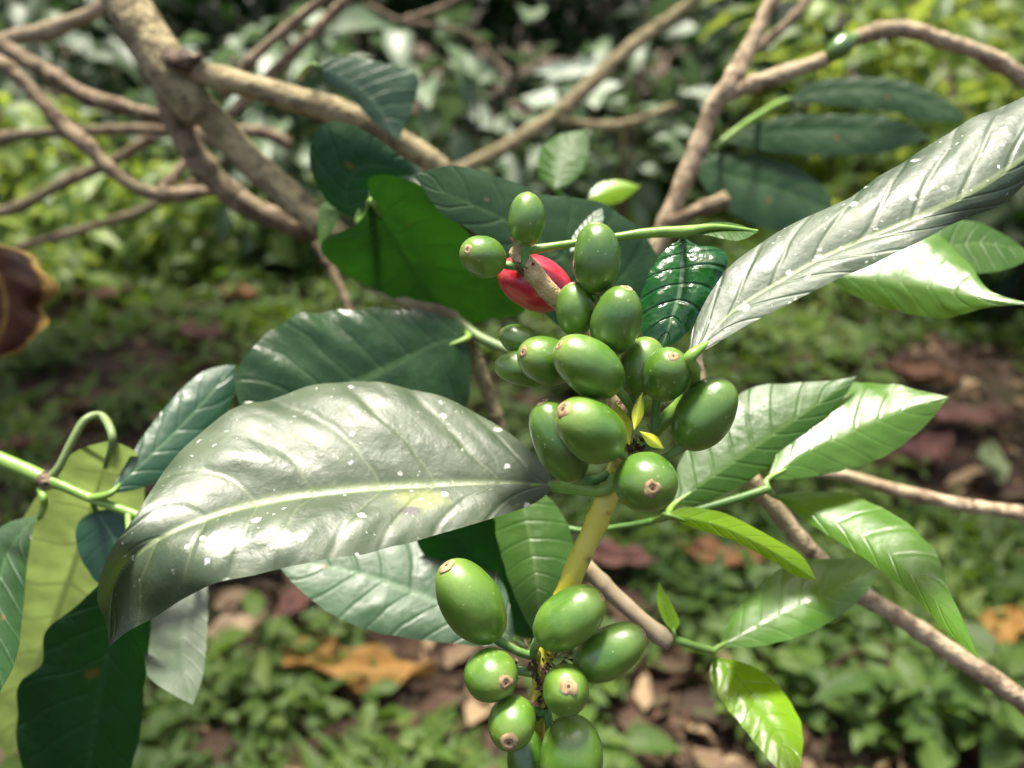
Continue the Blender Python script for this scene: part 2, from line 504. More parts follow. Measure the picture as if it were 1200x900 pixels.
def leaf(parent, mat, mm, mid, L, R, sy=0.3, sx=0.0, fold=0.0, arch=0.10, quilt=0.010, wavy=0.012, nv=8.0, vk=1.1,
         label=None, petiole=None, pet_mat='stem_green', glare=None, foldl=0.0, foldr=0.0, crumple=0.0, pr=4.0, nu=56, ns=9, seed=None, noise_amt=0.01, name='leaf', tipcurl=0.0):
    """A blade lofted through a midrib and two edges. (x, y[, extra mm]) sit on a plane mm away that leans back by sy going up
    and by sx going right; fold lifts both halves away from (+) or towards (-) the viewer; arch bulges each half."""
    seed = rng.random() * 50 if seed is None else seed
    x0 = sum(p[0] for p in mid) / len(mid)
    y0 = sum(p[1] for p in mid) / len(mid)

    if glare is not None:                      # the tilt at which this blade mirrors the sun softly towards the viewer
        vw = CAM - P(x0, y0, mm)
        hv = SUN_DIR + vw / np.linalg.norm(vw)
        bk = -np.dot(hv, AX_F)
        sy, sx = np.dot(hv, AX_U) / bk + glare[0], np.dot(hv, AX_R) / bk + glare[1]

    def to3(p):
        k = mm / FPX
        d = mm + sy * (y0 - p[1]) * k + sx * (p[0] - x0) * k + (p[2] if len(p) > 2 else 0.0)
        return (p[0], p[1], d)

    m3 = crom([to3(p) for p in mid], nu)
    l3 = crom([to3(p) for p in [mid[0]] + L + [mid[-1]]], nu)
    r3 = crom([to3(p) for p in [mid[0]] + R + [mid[-1]]], nu)
    k = mm / FPX
    for e, fk in ((l3, fold + foldl), (r3, fold + foldr)):
        e[:, 2] += fk * np.hypot(e[:, 0] - m3[:, 0], e[:, 1] - m3[:, 1]) * k
    mw = np.array([P(*p) for p in m3])
    lw = np.array([P(*p) for p in l3])
    rw = np.array([P(*p) for p in r3])
    V, UV = [], []
    tan = np.gradient(mw, axis=0)
    for i in range(nu):
        t = i / (nu - 1)
        row = []
        for side, e in ((1, lw), (-1, rw)):
            acr = e[i] - mw[i]
            wid = np.linalg.norm(acr) + 1e-9
            nrm = np.cross(tan[i], acr) * side
            nrm /= np.linalg.norm(nrm) + 1e-12
            if np.dot(nrm, CAM - mw[i]) < 0:
                nrm = -nrm
            row.append((acr, wid, nrm))
        for j in range(-ns, ns + 1):
            s = abs(j) / ns
            acr, wid, nrm = row[0] if j < 0 else row[1]
            if j == 0:
                nrm = row[0][2] + row[1][2]
                nrm /= np.linalg.norm(nrm) + 1e-12
            env = math.sin(math.pi * min(1, t * 1.02)) ** 0.5 if 0 < t < 1 else 0
            ph = t * nv - s * vk + 0.22 * mnoise.noise(Vector((t * 4, s * 2 + (5 if j > 0 else 0), seed)))
            fr = abs((ph % 1.0) - 0.5) * 2            # 1 on a vein, 0 between veins
            irr = 0.35 + 0.9 * abs(mnoise.noise(Vector((math.floor(ph) * 1.7 + seed, 3.1 if j > 0 else 7.7, s * 1.2)))) * 1.6
            puff = (1 - fr ** 2) * quilt * 0.32 * irr * (s * (1.15 - s) * 3.2)
            h = arch * 4 * s * (1 - s) * 0.35 + puff
            p = mw[i] + acr * s
            if crumple:
                c1 = mnoise.noise(Vector((t * 13 - s * 2.6, s * 2.2 + (9 if j > 0 else 0), seed)))
                c2 = mnoise.noise(Vector((t * 46 - s * 7, s * 3.5 + (9 if j > 0 else 0), seed + 4)))
                h += crumple * (c1 * 0.075 + c2 * 0.022 - 0.05 * max(0, 0.25 - abs(c1 + 0.1)) * 2) * s ** 0.7 * (1.08 - s * 0.5)
            h += noise_amt * 2.2 * mnoise.noise(Vector(p * 42) + Vector((seed, seed, 0))) * s
            off = nrm * wid * h * env
            off += nrm * wavy * wid * math.sin(t * nv * math.pi * 1.15 + seed + (0.9 if j > 0 else 0)) * s ** 3 * env
            p = p + off + acr * wavy * 0.55 * math.sin(t * nv * 2 * math.pi + seed) * s ** 3 * env
            V.append(p)
            UV.append((t, 0.5 + 0.5 * j / ns))
    w = 2 * ns + 1
    F = [(i * w + j, i * w + j + 1, (i + 1) * w + j + 1, (i + 1) * w + j) for i in range(nu - 1) for j in range(w - 1)]
    # faces wind so that the upper side looks at the viewer
    a, b, c = V[F[len(F) // 2][0]], V[F[len(F) // 2][1]], V[F[len(F) // 2][3]]
    if np.dot(np.cross(np.array(b) - a, np.array(c) - a), CAM - np.array(a)) < 0:
        F = [f[::-1] for f in F]
    o = mesh_obj(name, V, F, M[mat], parent, uvs=UV, label=label)
    if petiole:
        pts = [p if len(p) > 2 else to3(p) for p in petiole] + [to3(mid[0])]
        q = to3(mid[min(2, len(mid) - 1)])
        b0 = to3(mid[0])
        pts.append((b0[0] + (q[0] - b0[0]) * 0.2, b0[1] + (q[1] - b0[1]) * 0.2, b0[2] + (q[2] - b0[2]) * 0.2 + 0.6))
        tube('petiole', pts, [pr * 1.25] + [pr] * (len(pts) - 2) + [pr * 0.45], M[pet_mat], o)
    return o


def cam_vec(x, y, z):
    """a direction: x right, y down in the photo, z towards the viewer"""
    v = AX_R * x - AX_U * y - AX_F * z
    return v / np.linalg.norm(v)


def berry(parent, x, y, mm, a, b, axis, stalk=None, mat='berry', scar=1.0, squash=0.94, label=None, spow=2.25, seed=0, patch=False):
    """a, b: half length and half width in pixels at that distance; axis points from the stalk to the flower scar"""
    k = mm / 1000.0 / FPX
    A, B = a * k, b * k
    c = P(x, y, mm)
    z = cam_vec(*axis)
    xx = np.cross(z, AX_F)
    if np.linalg.norm(xx) < 0.05:
        xx = np.cross(z, AX_R)
    xx /= np.linalg.norm(xx)
    yy = np.cross(z, xx)
    nu, ns = 30, 32
    V, UV = [], []
    for i in range(nu + 1):
        th = math.pi * i / nu
        zz = -math.cos(th)
        rr = max(0.0, math.sin(th)) ** (2 / spow)
        rr *= 1.0 - 0.05 * zz - (0.10 * max(0, -zz - 0.2))
        for j in range(ns):
            ph = 2 * math.pi * j / ns
            wob = 1 + 0.045 * mnoise.noise(Vector((math.cos(ph) * rr + seed * 3.7, math.sin(ph) * rr + x * 0.01, zz * 1.2)))
            gro = 1 - 0.022 * math.exp(-(math.sin(ph) / 0.16) ** 2)        # the shallow seam between the two seeds
            V.append(c + (xx * math.cos(ph) * squash + yy * math.sin(ph)) * B * rr * wob * gro + z * A * zz)
            UV.append((i / nu, j / ns))
    F = [(i * ns + j, i * ns + (j + 1) % ns, (i + 1) * ns + (j + 1) % ns, (i + 1) * ns + j) for i in range(nu) for j in range(ns)]
    o = mesh_obj('berry', V, F, M[mat], parent, uvs=UV, label=label)
    if scar:
        # a raised ring with a pit in its middle
        r0 = min(0.20 * B, 5.8 * k) * scar * rng.uniform(0.8, 1.2)
        prof = [(1.45, -0.10), (1.25, 0.06), (1.0, 0.17), (0.8, 0.22), (0.62, 0.20), (0.48, 0.08), (0.36, 0.10), (0.24, 0.15), (0.14, 0.06), (0.0, 0.0)]
        SV, SF = [], []
        m = 20
        base = c + z * (A * 0.985) + (xx * rng.gauss(0, 1) + yy * rng.gauss(0, 1)) * B * 0.035
        for (pr_, ph_) in prof:
            for j in range(m):
                th = 2 * math.pi * j / m
                w = 1 + 0.30 * mnoise.noise(Vector((math.cos(th) * 1.5 + x, math.sin(th) * 1.5 + y, pr_)))
                SV.append(base + (xx * math.cos(th) + yy * math.sin(th)) * r0 * pr_ * w + z * r0 * ph_)
        for i in range(len(prof) - 1):
            for j in range(m):
                SF.append((i * m + j, i * m + (j + 1) % m, (i + 1) * m + (j + 1) % m, (i + 1) * m + j))
        mesh_obj('calyx', SV, SF, M['calyx'], o)
        PV, PF = [], []
        for i, (pr_, ph_) in enumerate([(0.30, 0.125), (0.2, 0.16), (0.09, 0.13), (0.0, 0.12)]):
            for j in range(12):
                th = 2 * math.pi * j / 12
                PV.append(base + (xx * math.cos(th) + yy * math.sin(th)) * r0 * pr_ + z * r0 * (ph_ + 0.03))
        for i in range(3):
            for j in range(12):
                PF.append((i * 12 + j, i * 12 + (j + 1) % 12, (i + 1) * 12 + (j + 1) % 12, (i + 1) * 12 + j))
        mesh_obj('pit', PV, PF, M['pit'], o)
    if stalk is not None:
        s0 = c - z * A * 0.96
        s1 = P(*stalk)
        mid = (s0 + s1) / 2 - z * np.linalg.norm(s1 - s0) * 0.12
        tube('pedicel', [s0 + z * A * 0.1, s0 - z * A * 0.05, mid, s1], [7.5 * k, 6.0 * k, 5.2 * k, 5.8 * k], M['stalk'], o, world=True, sides=10)
    return o


def leafcloud(name, base, dirs, nrm, ln, wd, mat, parent=None, tint=None, droop=0.35, foldk=0.25, label=None, nseg=5):
    """many separate small blades in one plant's foliage"""
    base, dirs, nrm = (np.asarray(v, dtype=float) for v in (base, dirs, nrm))
    N = len(base)
    dirs = dirs / (np.linalg.norm(dirs, axis=1)[:, None] + 1e-9)
    side = np.cross(dirs, nrm)
    side /= np.linalg.norm(side, axis=1)[:, None] + 1e-9
    up = np.cross(side, dirs)
    ts = np.linspace(0, 1, nseg)
    prof = np.sin(np.pi * ts ** 0.85) ** 0.85
    prof[0] = 0.05
    prof[-1] = 0.02
    V = np.zeros((N, nseg, 3, 3))
    dr = droop * nrng.uniform(0.3, 1.6, N)
    for i, t in enumerate(ts):
        ctr = base + dirs * (ln * t)[:, None] - up * (dr * ln * t * t)[:, None] * 0.8
        hw = (wd * prof[i] * 0.5)[:, None]
        V[:, i, 1] = ctr
        wv = nrng.normal(0, 0.06, N)[:, None] * ln[:, None]
        V[:, i, 0] = ctr - side * hw + up * (hw * foldk * 2 + wv * (0 < t < 1))
        V[:, i, 2] = ctr + side * hw + up * (hw * foldk * 2 - wv * (0 < t < 1))
    fs = []
    for i in range(nseg - 1):
        for j in range(2):
            a = i * 3 + j
            fs.append((a, a + 1, a + 4, a + 3))
    fs = np.array(fs)
    F = (fs[None] + (np.arange(N) * nseg * 3)[:, None, None]).reshape(-1, 4)
    uv = np.zeros((nseg, 3, 2))
    uv[:, :, 0] = ts[:, None]
    uv[:, :, 1] = np.array([0, 0.5, 1])[None]
    UV = np.broadcast_to(uv, (N, nseg, 3, 2)).reshape(-1, 2)
    tv = np.repeat(tint if tint is not None else nrng.random(N), nseg * 3)
    return mesh_obj(name, V.reshape(-1, 3), F, mat, parent, uvs=UV, tint=tv, label=label)


# ================================================================== THE FRUITING BRANCH
fb = empty('coffee_branch', P(628, 900, 178),
           'yellow stemmed coffee branch crowded with green berries and one red berry, in front of everything', 'branch')
tube('stem', [(640, 930, 180), (630, 860, 178), (632, 800, 176), (648, 735, 175), (672, 672, 174), (702, 605, 173), (722, 555, 174), (735, 515, 176)],
     [9, 9, 9, 11, 13, 13, 12.5, 12], M['stem_yellow'], fb, knobs=0.12, wob=0.08, sides=18)
tube('stem', [(735, 520, 176), (722, 470, 180), (700, 415, 183), (668, 368, 180), (640, 338, 175), (614, 307, 172), (604, 293, 173)],
     [12, 11, 11, 11, 11.5, 11.5, 9], M['stem_tan'], fb, knobs=0.12, wob=0.08, sides=18)
tube('stem', [(604, 296, 174), (640, 290, 174), (700, 281, 175), (760, 273, 175), (800, 271, 175), (840, 266, 175.5), (888, 271, 176)],
     [7, 5, 4.5, 6, 6.5, 3.6, 2.0], M['stem_green'], fb, wob=0.05, label='thin bright green shoot at the branch end')
# dark husks at the nodes
def husk(pts_px, mm, n, size, sd, mat='husk', name='husk'):
    V, F = [], []
    r = random.Random(sd)
    for q in range(n):
        x = pts_px[0] + r.gauss(0, pts_px[2])
        y = pts_px[1] + r.gauss(0, pts_px[3])
        c = P(x, y, mm + r.uniform(-2.0, 1.0))
        s = size * r.uniform(0.5, 1.3) * mm / 1000 / FPX
        d1 = np.array([r.gauss(0, 1), r.gauss(0, 1), r.gauss(0, 1)]); d1 /= np.linalg.norm(d1)
        d2 = np.cross(d1, [r.gauss(0, 1), r.gauss(0, 1), r.gauss(0, 1)]); d2 /= np.linalg.norm(d2)
        d3 = np.cross(d1, d2)
        b = len(V)
        V += [c - d1 * s, c - d2 * s * .5 + d3 * s * .2, c + d2 * s * .5 + d3 * s * .2, c + d1 * s * 1.2, c - d3 * s * .4]
        F += [(b, b + 1, b + 2), (b + 1, b + 3, b + 2), (b, b + 4, b + 1), (b, b + 2, b + 4), (b + 1, b + 4, b + 3), (b + 2, b + 3, b + 4)]
    mesh_obj(name, V, F, M[mat], fb, smooth=False)
husk((612, 317, 6, 4), 171.0, 20, 4.5, 3)
husk((742, 524, 9, 10), 172, 30, 5.5, 4)
husk((640, 776, 16, 12), 174, 50, 6.0, 5)
husk((634, 812, 6, 16), 174, 26, 7.0, 6)

def stipule(pts, w, mm):
    (x0, y0), (x1, y1) = pts[0], pts[-1]
    ln = math.hypot(x1 - x0, y1 - y0)
    ox, oy = -(y1 - y0) / ln * w, (x1 - x0) / ln * w
    m = (x0 * .55 + x1 * .45, y0 * .55 + y1 * .45)
    leaf(fb, 'stipule', mm, pts, [(m[0] + ox, m[1] + oy)], [(m[0] - ox, m[1] - oy)], sy=0.3, sx=0.2, fold=0.6, quilt=0, wavy=0, nu=14, ns=4, name='stipule')
stipule([(743, 504), (748, 482), (753, 459)], 7, 164)
stipule([(738, 522), (731, 498), (720, 470)], 11, 167)
stipule([(778, 526), (764, 514), (749, 505)], 7, 162)

# top cluster
berry(fb, 617, 257, 168, 31, 23.5, (0.02, -1, 0.25), (613, 312, 171), 'berry', scar=0.8)
berry(fb, 566, 301, 168, 31, 26, (-0.55, -0.12, 0.85), (606, 312, 172), 'berry')
berry(fb, 627, 332, 182, 45, 34, (-0.9, -0.35, 0.1), (655, 352, 184), 'berry_red', scar=0, label='ripe red berry')
berry(fb, 699, 304, 166, 42, 30, (0.0, -1, 0.30), (702, 352, 178), 'berry_deep', scar=0.7)
berry(fb, 690, 276, 180, 18, 12, (0.4, -0.5, 0.2), None, 'berry', scar=0)
# middle cluster
berry(fb, 674, 363, 170, 32, 24.5, (-0.08, -1, 0.35), (690, 405, 181), 'berry', scar=0.8)
berry(fb, 722, 376, 164, 42, 31.5, (0.18, -0.85, 0.45), (712, 425, 180), 'berry_deep')
berry(fb, 610, 399, 179, 26, 19, (-0.9, -0.35, 0.1), (650, 412, 184), 'berry', scar=0.6)
berry(fb, 617, 432, 177, 38, 23, (-1, -0.1, 0.15), (665, 440, 184), 'berry', scar=0.5)
berry(fb, 640, 423, 170, 38, 30, (-0.72, -0.28, 0.62), (692, 440, 181), 'berry')
berry(fb, 690, 430, 160, 48, 35, (-0.72, -0.52, 0.35), (741, 488, 176), 'berry', scar=0.7)
berry(fb, 752, 430, 171, 36, 29, (0.25, -0.9, 0.2), (742, 486, 177), 'berry', scar=0.5)
berry(fb, 780, 439, 163, 37, 29, (0.08, -0.55, 0.80), (768, 500, 172), 'berry_deep')
berry(fb, 826, 485, 165, 48, 35, (0.50, -0.84, 0.25), (776, 538, 171), 'berry_deep', scar=0.5)
berry(fb, 655, 517, 169, 52, 33, (-0.42, -0.9, 0.15), (712, 556, 173), 'berry_deep', scar=1.0)
berry(fb, 692, 504, 158, 49, 38, (-0.66, -0.50, 0.50), (738, 541, 172), 'berry', scar=1.25)
berry(fb, 757, 565, 158, 38, 37.5, (0.0, -0.04, 1), (742, 545, 172), 'berry_deep', scar=1.15)
# lower cluster
berry(fb, 552, 705, 166, 57, 38, (-0.50, -0.84, 0.25), (622, 768, 174), 'berry', scar=1.2)
berry(fb, 667, 724, 164, 49, 34, (0.72, -0.62, 0.25), (628, 770, 174), 'berry', scar=0.9)
berry(fb, 714, 764, 166, 48, 30, (0.80, -0.55, 0.2), (655, 788, 175), 'berry', scar=0.9)
berry(fb, 575, 791, 163, 33, 31.5, (0.50, -0.06, 0.85), (632, 790, 175), 'berry')
berry(fb, 663, 808, 162, 32, 29, (0.02, -0.52, 0.85), (640, 812, 175), 'berry')
berry(fb, 600, 847, 162, 33, 30, (-0.08, 0.22, 1), (634, 836, 175), 'berry', scar=1.3)
berry(fb, 669, 888, 167, 52, 40, (0.05, -0.9, 0.3), (640, 830, 176), 'berry', scar=0)
berry(fb, 617, 893, 172, 42, 24, (0.1, 0.9, 0.1), (632, 840, 177), 'berry_deep', scar=0)

# two big glossy leaves
leaf(fb, 'leaf_front', 166,
     [(652, 570), (600, 566), (500, 570), (400, 577), (300, 592), (215, 618, 0), (160, 648, 5), (132, 690, 16), (128, 757, 28)],
     [(628, 535), (585, 498), (530, 472), (460, 456), (380, 449), (310, 465), (250, 497), (195, 545), (158, 605, -2), (128, 650, 2), (114, 700, 12), (124, 728, 20)],
     [(625, 590), (570, 610), (510, 628), (430, 650), (330, 668), (255, 682, 2), (215, 702, 10), (180, 724, 18), (150, 740, 23)],
     glare=(0.0, 0.05), crumple=0.42, foldr=0.08, fold=-0.03, arch=0.28, quilt=0.10, wavy=0.012, nv=9, vk=1.5, noise_amt=0.045, nu=150, ns=22,
     label='large glossy grey green leaf with white specks and a yellow stain', petiole=[(722, 560, 172), (704, 575, 170)], pr=7, seed=2.0)
leaf(fb, 'leaf_upper', 160,
     [(808, 420), (857, 367), (915, 330), (973, 298), (1060, 262), (1140, 226), (1210, 178), (1270, 120)],
     [(812, 385), (835, 340), (872, 298), (930, 262), (985, 236), (1060, 184), (1125, 146), (1200, 112), (1250, 100)],
     [(835, 405), (885, 376), (963, 336), (1015, 312), (1075, 284, 0), (1130, 256, 4), (1175, 238, 6), (1225, 190, 4)],
     glare=(0.0, 0.05), crumple=0.35, foldr=0.08, fold=0.0, arch=0.26, quilt=0.08, wavy=0.02, nv=9, vk=1.5, noise_amt=0.06, nu=150, ns=22,
     label='long glossy silvery leaf with crinkled surface and pale midrib', petiole=[(765, 505, 176), (804, 466, 173), (813, 438, 164)], pr=8, seed=9.0)
leaf(fb, 'leaf_gloss', 184,
     [(801, 278), (799, 310), (796, 345), (785, 380), (775, 408)],
     [(775, 298), (757, 330), (749, 360), (752, 390), (764, 405)],
     [(818, 288), (840, 290), (853, 302), (842, 330), (825, 360), (800, 395)],
     sy=0.35, sx=-0.1, fold=0.12, arch=0.3, quilt=0.09, wavy=0.04, nv=7, vk=0.9, noise_amt=0.08,
     label='small dark crinkled glossy leaf', petiole=[(797, 271, 175)], pr=3.5)
leaf(fb, 'leaf_mid', 176, [(800, 270), (840, 266), (888, 272)], [(830, 261), (862, 262)], [(830, 276), (865, 282)], sy=1.2, quilt=0.01,
     label='narrow young green leaf seen nearly edge on')
leaf(fb, 'leaf_grey', 226,
     [(604, 750), (545, 722), (475, 692), (400, 668), (320, 655)],
     [(592, 690), (562, 645), (512, 622), (440, 614), (370, 625)],
     [(572, 757), (520, 753), (450, 743), (395, 723), (350, 690)],
     glare=(-0.38, 0.12), fold=0.08, arch=0.12, quilt=0.07, wavy=0.015, nv=9, vk=0.9, label='dusty grey green leaf behind the lowest berries',
     petiole=[(640, 770, 178)], pr=4, nu=80, ns=12)
leaf(fb, 'leaf_deep', 236, [(640, 752), (590, 690), (530, 620), (495, 590)], [(620, 680), (580, 610), (540, 580)], [(600, 740), (540, 690), (490, 640)], sy=-0.42, sx=0.0,
     label='leaf in deep shade behind the berries', petiole=[(642, 772, 182)], pr=3)

# ================================================================== SHOOT BEHIND, ON THE RIGHT
sh = empty('leafy_shoot', P(600, 560, 205), 'slender green shoot with fresh leaves spreading right from behind the yellow stem', 'shoot')
tube('stem', [(598, 560, 226), (632, 600, 224), (675, 621, 220), (735, 616, 214), (785, 606, 208), (845, 590, 207), (902, 572, 208)], [3.2, 3.4, 3.6, 3.8, 4, 4.6, 5], M['stem_deep'], sh, wob=0.1, knobs=0.1)
leaf(sh, 'leaf_mid', 210, [(609, 572), (617, 610), (626, 660), (631, 705), (632, 748)], [(590, 582), (580, 610), (586, 645), (600, 690), (618, 730)],
     [(640, 580), (664, 612), (674, 650), (666, 685), (650, 715)], glare=(-0.5, 0.2), foldl=0.4, fold=0.12, arch=0.16, quilt=0.02, wavy=0.02,
     label='upright green leaf between the front leaf and the stem', petiole=[(598, 560, 225)], pr=3.0)
leaf(sh, 'leaf_mid', 216, [(789, 592), (850, 548), (935, 490), (1004, 441)], [(795, 545), (830, 492), (878, 456), (930, 449), (975, 446)],
     [(825, 588), (880, 562), (940, 512), (985, 470)], glare=(-0.3, 0.1), foldr=0.5, fold=0.06, arch=0.1, quilt=0.03, wavy=0.012, nv=10,
     label='dull green leaf with a bright lower half', petiole=[(782, 606, 206)], pr=3.5)
leaf(sh, 'leaf_fresh', 212, [(899, 562), (945, 530), (1010, 500), (1065, 478), (1112, 465)], [(918, 515), (950, 470), (985, 451), (1040, 450), (1085, 459)],
     [(940, 560), (1000, 548), (1045, 530), (1085, 498)], glare=(0.05, 0.05), foldr=0.9, crumple=0.5, fold=-0.05, arch=0.12, quilt=0.08, wavy=0.03, nv=9,
     label='fresh glossy leaf with a white sheen', petiole=[(900, 573, 208)], pr=3)
leaf(sh, 'leaf_fresh', 191, [(905, 580), (960, 602), (1030, 640), (1085, 690), (1120, 735), (1147, 772)], [(950, 576), (1000, 581), (1055, 608), (1095, 645), (1112, 690), (1130, 730)],
     [(940, 608), (1000, 646), (1060, 690), (1105, 735)], glare=(0.0, 0.1), foldr=0.45, crumple=0.4, fold=0.06, arch=0.12, quilt=0.05, wavy=0.025, nv=9,
     label='long drooping glossy leaf', petiole=[(900, 573, 208)], pr=3)
leaf(sh, 'leaf_yellow', 188, [(781, 603), (840, 615), (895, 640), (930, 662), (957, 680)], [(805, 594), (850, 602), (905, 630), (940, 652)],
     [(810, 618), (860, 634), (905, 658), (935, 676)], sy=0.3, fold=0.5, arch=0.05, quilt=0.01, label='narrow folded yellow green leaf',
     petiole=[(768, 610, 208), (775, 606, 198)], pr=3)

# ================================================================== TWIG WITH CUT END AND YOUNG LEAVES
tw = empty('cut_twig', P(690, 665, 212), 'short brown twig with a cut end sprouting two young bright leaves', 'twig')
tube('stem', [(674, 650, 214), (690, 668, 213), (735, 712, 212), (776, 747, 211), (784, 752, 211)], [9.5, 10, 10, 10.5, 9.5], M['bark_smooth'], tw, knobs=0.12, wob=0.12, sides=16)
tube('shoot', [(776, 745, 212), (805, 754, 212), (838, 763, 212)], [6, 4.6, 4], M['stem_green'], tw)
leaf(tw, 'leaf_fresh', 218, [(842, 758), (880, 738), (925, 714), (985, 688), (1035, 664)], [(858, 722), (885, 690), (925, 662), (970, 654), (1010, 656)],
     [(878, 759), (930, 748), (975, 728), (1010, 700)], glare=(-0.05, 0.1), foldr=0.5, crumple=0.4, fold=0.1, arch=0.12, quilt=0.05, wavy=0.03,
     label='young green leaf with a yellow lower half', petiole=[(836, 763, 212)], pr=3)
leaf(tw, 'leaf_yellow', 212, [(838, 770), (870, 800), (898, 838), (918, 875), (930, 915)], [(832, 790), (845, 820), (875, 858), (905, 895)],
     [(870, 776), (905, 796), (932, 832), (941, 862), (938, 895)], glare=(-0.4, 0.3), crumple=0.5, fold=0.1, arch=0.12, quilt=0.06, wavy=0.03,
     label='bright yellow young leaf hanging', petiole=[(836, 763, 212)], pr=3)
leaf(tw, 'leaf_yellow', 212, [(790, 742), (782, 722), (776, 702), (772, 682)], [(778, 728), (770, 705)], [(796, 728), (785, 704)], sy=0.3, quilt=0.01, nu=20, ns=4,
     label='tiny upright sprout leaf', petiole=[(788, 752, 212)], pr=2.5)

# ================================================================== BRANCHES ON THE RIGHT
br = empty('bare_branch', P(1230, 850, 270), 'bare brown branch running diagonally down behind the fresh leaves', 'branch')
tube('stem', [(1240, 852, 272), (1180, 808, 268), (1120, 768, 264), (1060, 727, 262), (1000, 690, 260), (950, 645, 258), (905, 592, 256), (868, 545, 254), (830, 480, 250), (815, 420, 248), (828, 385, 248)],
     [12, 12, 11.5, 11, 10.5, 10, 9.5, 9.5, 9, 9, 9], M['bark_pale'], br, knobs=0.15, wob=0.12, sides=16)
ht = empty('thin_twig', P(1230, 604, 300), 'thin pale twig lying level at the right below the fresh leaves', 'twig')
tube('stem', [(1250, 606, 300), (1200, 601, 300), (1120, 590, 300), (1045, 573, 300), (985, 556, 300), (930, 550, 300)], [8, 8, 8, 7.5, 7, 6], M['bark_pale'], ht, knobs=0.1, wob=0.1)

yt = empty('glossy_twig', P(965, 318, 232), 'hidden twig with bright glossy drooping leaf under the long silvery leaf', 'twig')
tube('stem', [(890, 345, 240), (940, 322, 236), (985, 300, 232)], [4, 4, 4], M['stem_green'], yt)
leaf(yt, 'leaf_fresh', 214, [(965, 322), (1030, 328), (1090, 336), (1150, 350), (1212, 357)], [(1000, 280), (1050, 262), (1092, 272), (1130, 302), (1160, 340)],
     [(1000, 346), (1050, 364), (1105, 373), (1150, 362), (1180, 358)], glare=(0.05, 0.1), foldr=0.8, crumple=0.9, fold=0.05, arch=0.14, quilt=0.10, wavy=0.03, nv=7,
     label='glossy bright green leaf with pointed tip', petiole=[(952, 316, 234)], pr=3)
leaf(yt, 'leaf_mid', 250, [(1060, 300), (1110, 290), (1160, 285), (1215, 300)], [(1090, 262), (1150, 262)], [(1100, 320), (1170, 318)], sy=0.7, quilt=0.04,
     label='shaded green leaf behind the glossy one', petiole=[(985, 300, 234)], pr=3)

rf = empty('forked_branch', P(790, 290, 380), 'tan forked twig holding a single green berry among dark drooping leaves', 'branch')
tube('stem', [(765, 300, 392), (790, 240, 386), (815, 180, 382), (838, 120, 378), (855, 100, 376), (880, 50, 376), (905, 0, 376), (925, -40, 376)],
     [11, 11, 10.5, 10.5, 12, 9, 8.5, 8], M['bark_pale'], rf, knobs=0.15, wob=0.12, sides=16)
tube('limb', [(845, 112, 376), (880, 100, 374), (930, 82, 372), (970, 68, 372), (1010, 42, 374), (1060, 34, 376), (1110, 50, 378), (1150, 62, 380), (1200, 92, 382), (1240, 120, 384)],
     [9, 8.5, 8.5, 8, 9, 9, 9, 9, 9, 9], M['bark_pale'], rf, knobs=0.25, wob=0.15, sides=16)
tube('limb', [(785, 262, 384), (815, 248, 380), (835, 240, 378), (852, 234, 376)], [8, 9, 10, 11], M['bark_red'], rf, knobs=0.2, wob=0.2, sides=16)
berry(rf, 985, 55, 368, 20, 14, (-0.75, 0.6, 0.2), (1004, 44, 373), 'berry_deep', scar=0)
leaf(rf, 'leaf_dark_plain', 400, [(845, 165), (880, 157), (960, 152), (1030, 154), (1092, 160)], [(900, 140), (960, 134), (1040, 138)], [(890, 176), (960, 182), (1040, 178)],
     glare=(-0.5, 0.15), quilt=0.03, label='long dark leaf hanging level', petiole=[(842, 150, 382), (838, 125, 380)], pr=3)
leaf(rf, 'leaf_dark_plain', 430, [(920, 118), (980, 105), (1050, 108), (1135, 140)], [(960, 94), (1040, 92), (1100, 110)], [(960, 122), (1040, 130), (1090, 142)],
     glare=(-0.5, 0.15), quilt=0.03, label='dark leaf highest on the fork', petiole=[(835, 175, 385), (880, 140, 400)], pr=3.5)
leaf(rf, 'leaf_dark_plain', 410, [(812, 190), (850, 205), (910, 222), (980, 250)], [(850, 180), (920, 190), (965, 220)], [(830, 225), (880, 262), (945, 275)],
     glare=(-0.5, 0.15), quilt=0.04, label='broad dark leaf nearest the silvery leaf', petiole=[(810, 185, 384)], pr=3)

# ================================================================== LEFT SHOOT
ls = empty('leafy_shoot', P(-15, 530, 225), 'pale green shoot entering beside the broad yellow green leaf at lower left', 'shoot')
tube('stem', [(-25, 526, 222), (0, 538, 222), (35, 553, 222), (57, 563, 222), (75, 570, 222), (105, 583, 222), (150, 600, 222), (190, 615, 222)],
     [8.5, 8.5, 8.5, 8.5, 6, 5.5, 5.5, 5], M['stem_green'], ls, wob=0.06, sides=16)
tube('node', [(48, 558, 222), (55, 563, 222), (63, 567, 222)], [9, 10.5, 8], M['bark_red'], ls, wob=0.15)
leaf(ls, 'leaf_rim', 236, [(128, 579), (165, 545), (200, 512), (240, 470), (276, 428)], [(140, 556), (162, 520), (190, 482), (228, 442), (255, 430)],
     [(165, 572), (205, 552), (245, 515), (274, 462)], glare=(-0.5, 0.1), fold=0.15, arch=0.16, quilt=0.05, wavy=0.015, nv=6,
     label='upright dark leaf with a fine brown edge', petiole=[(104, 584, 222)], pr=4)
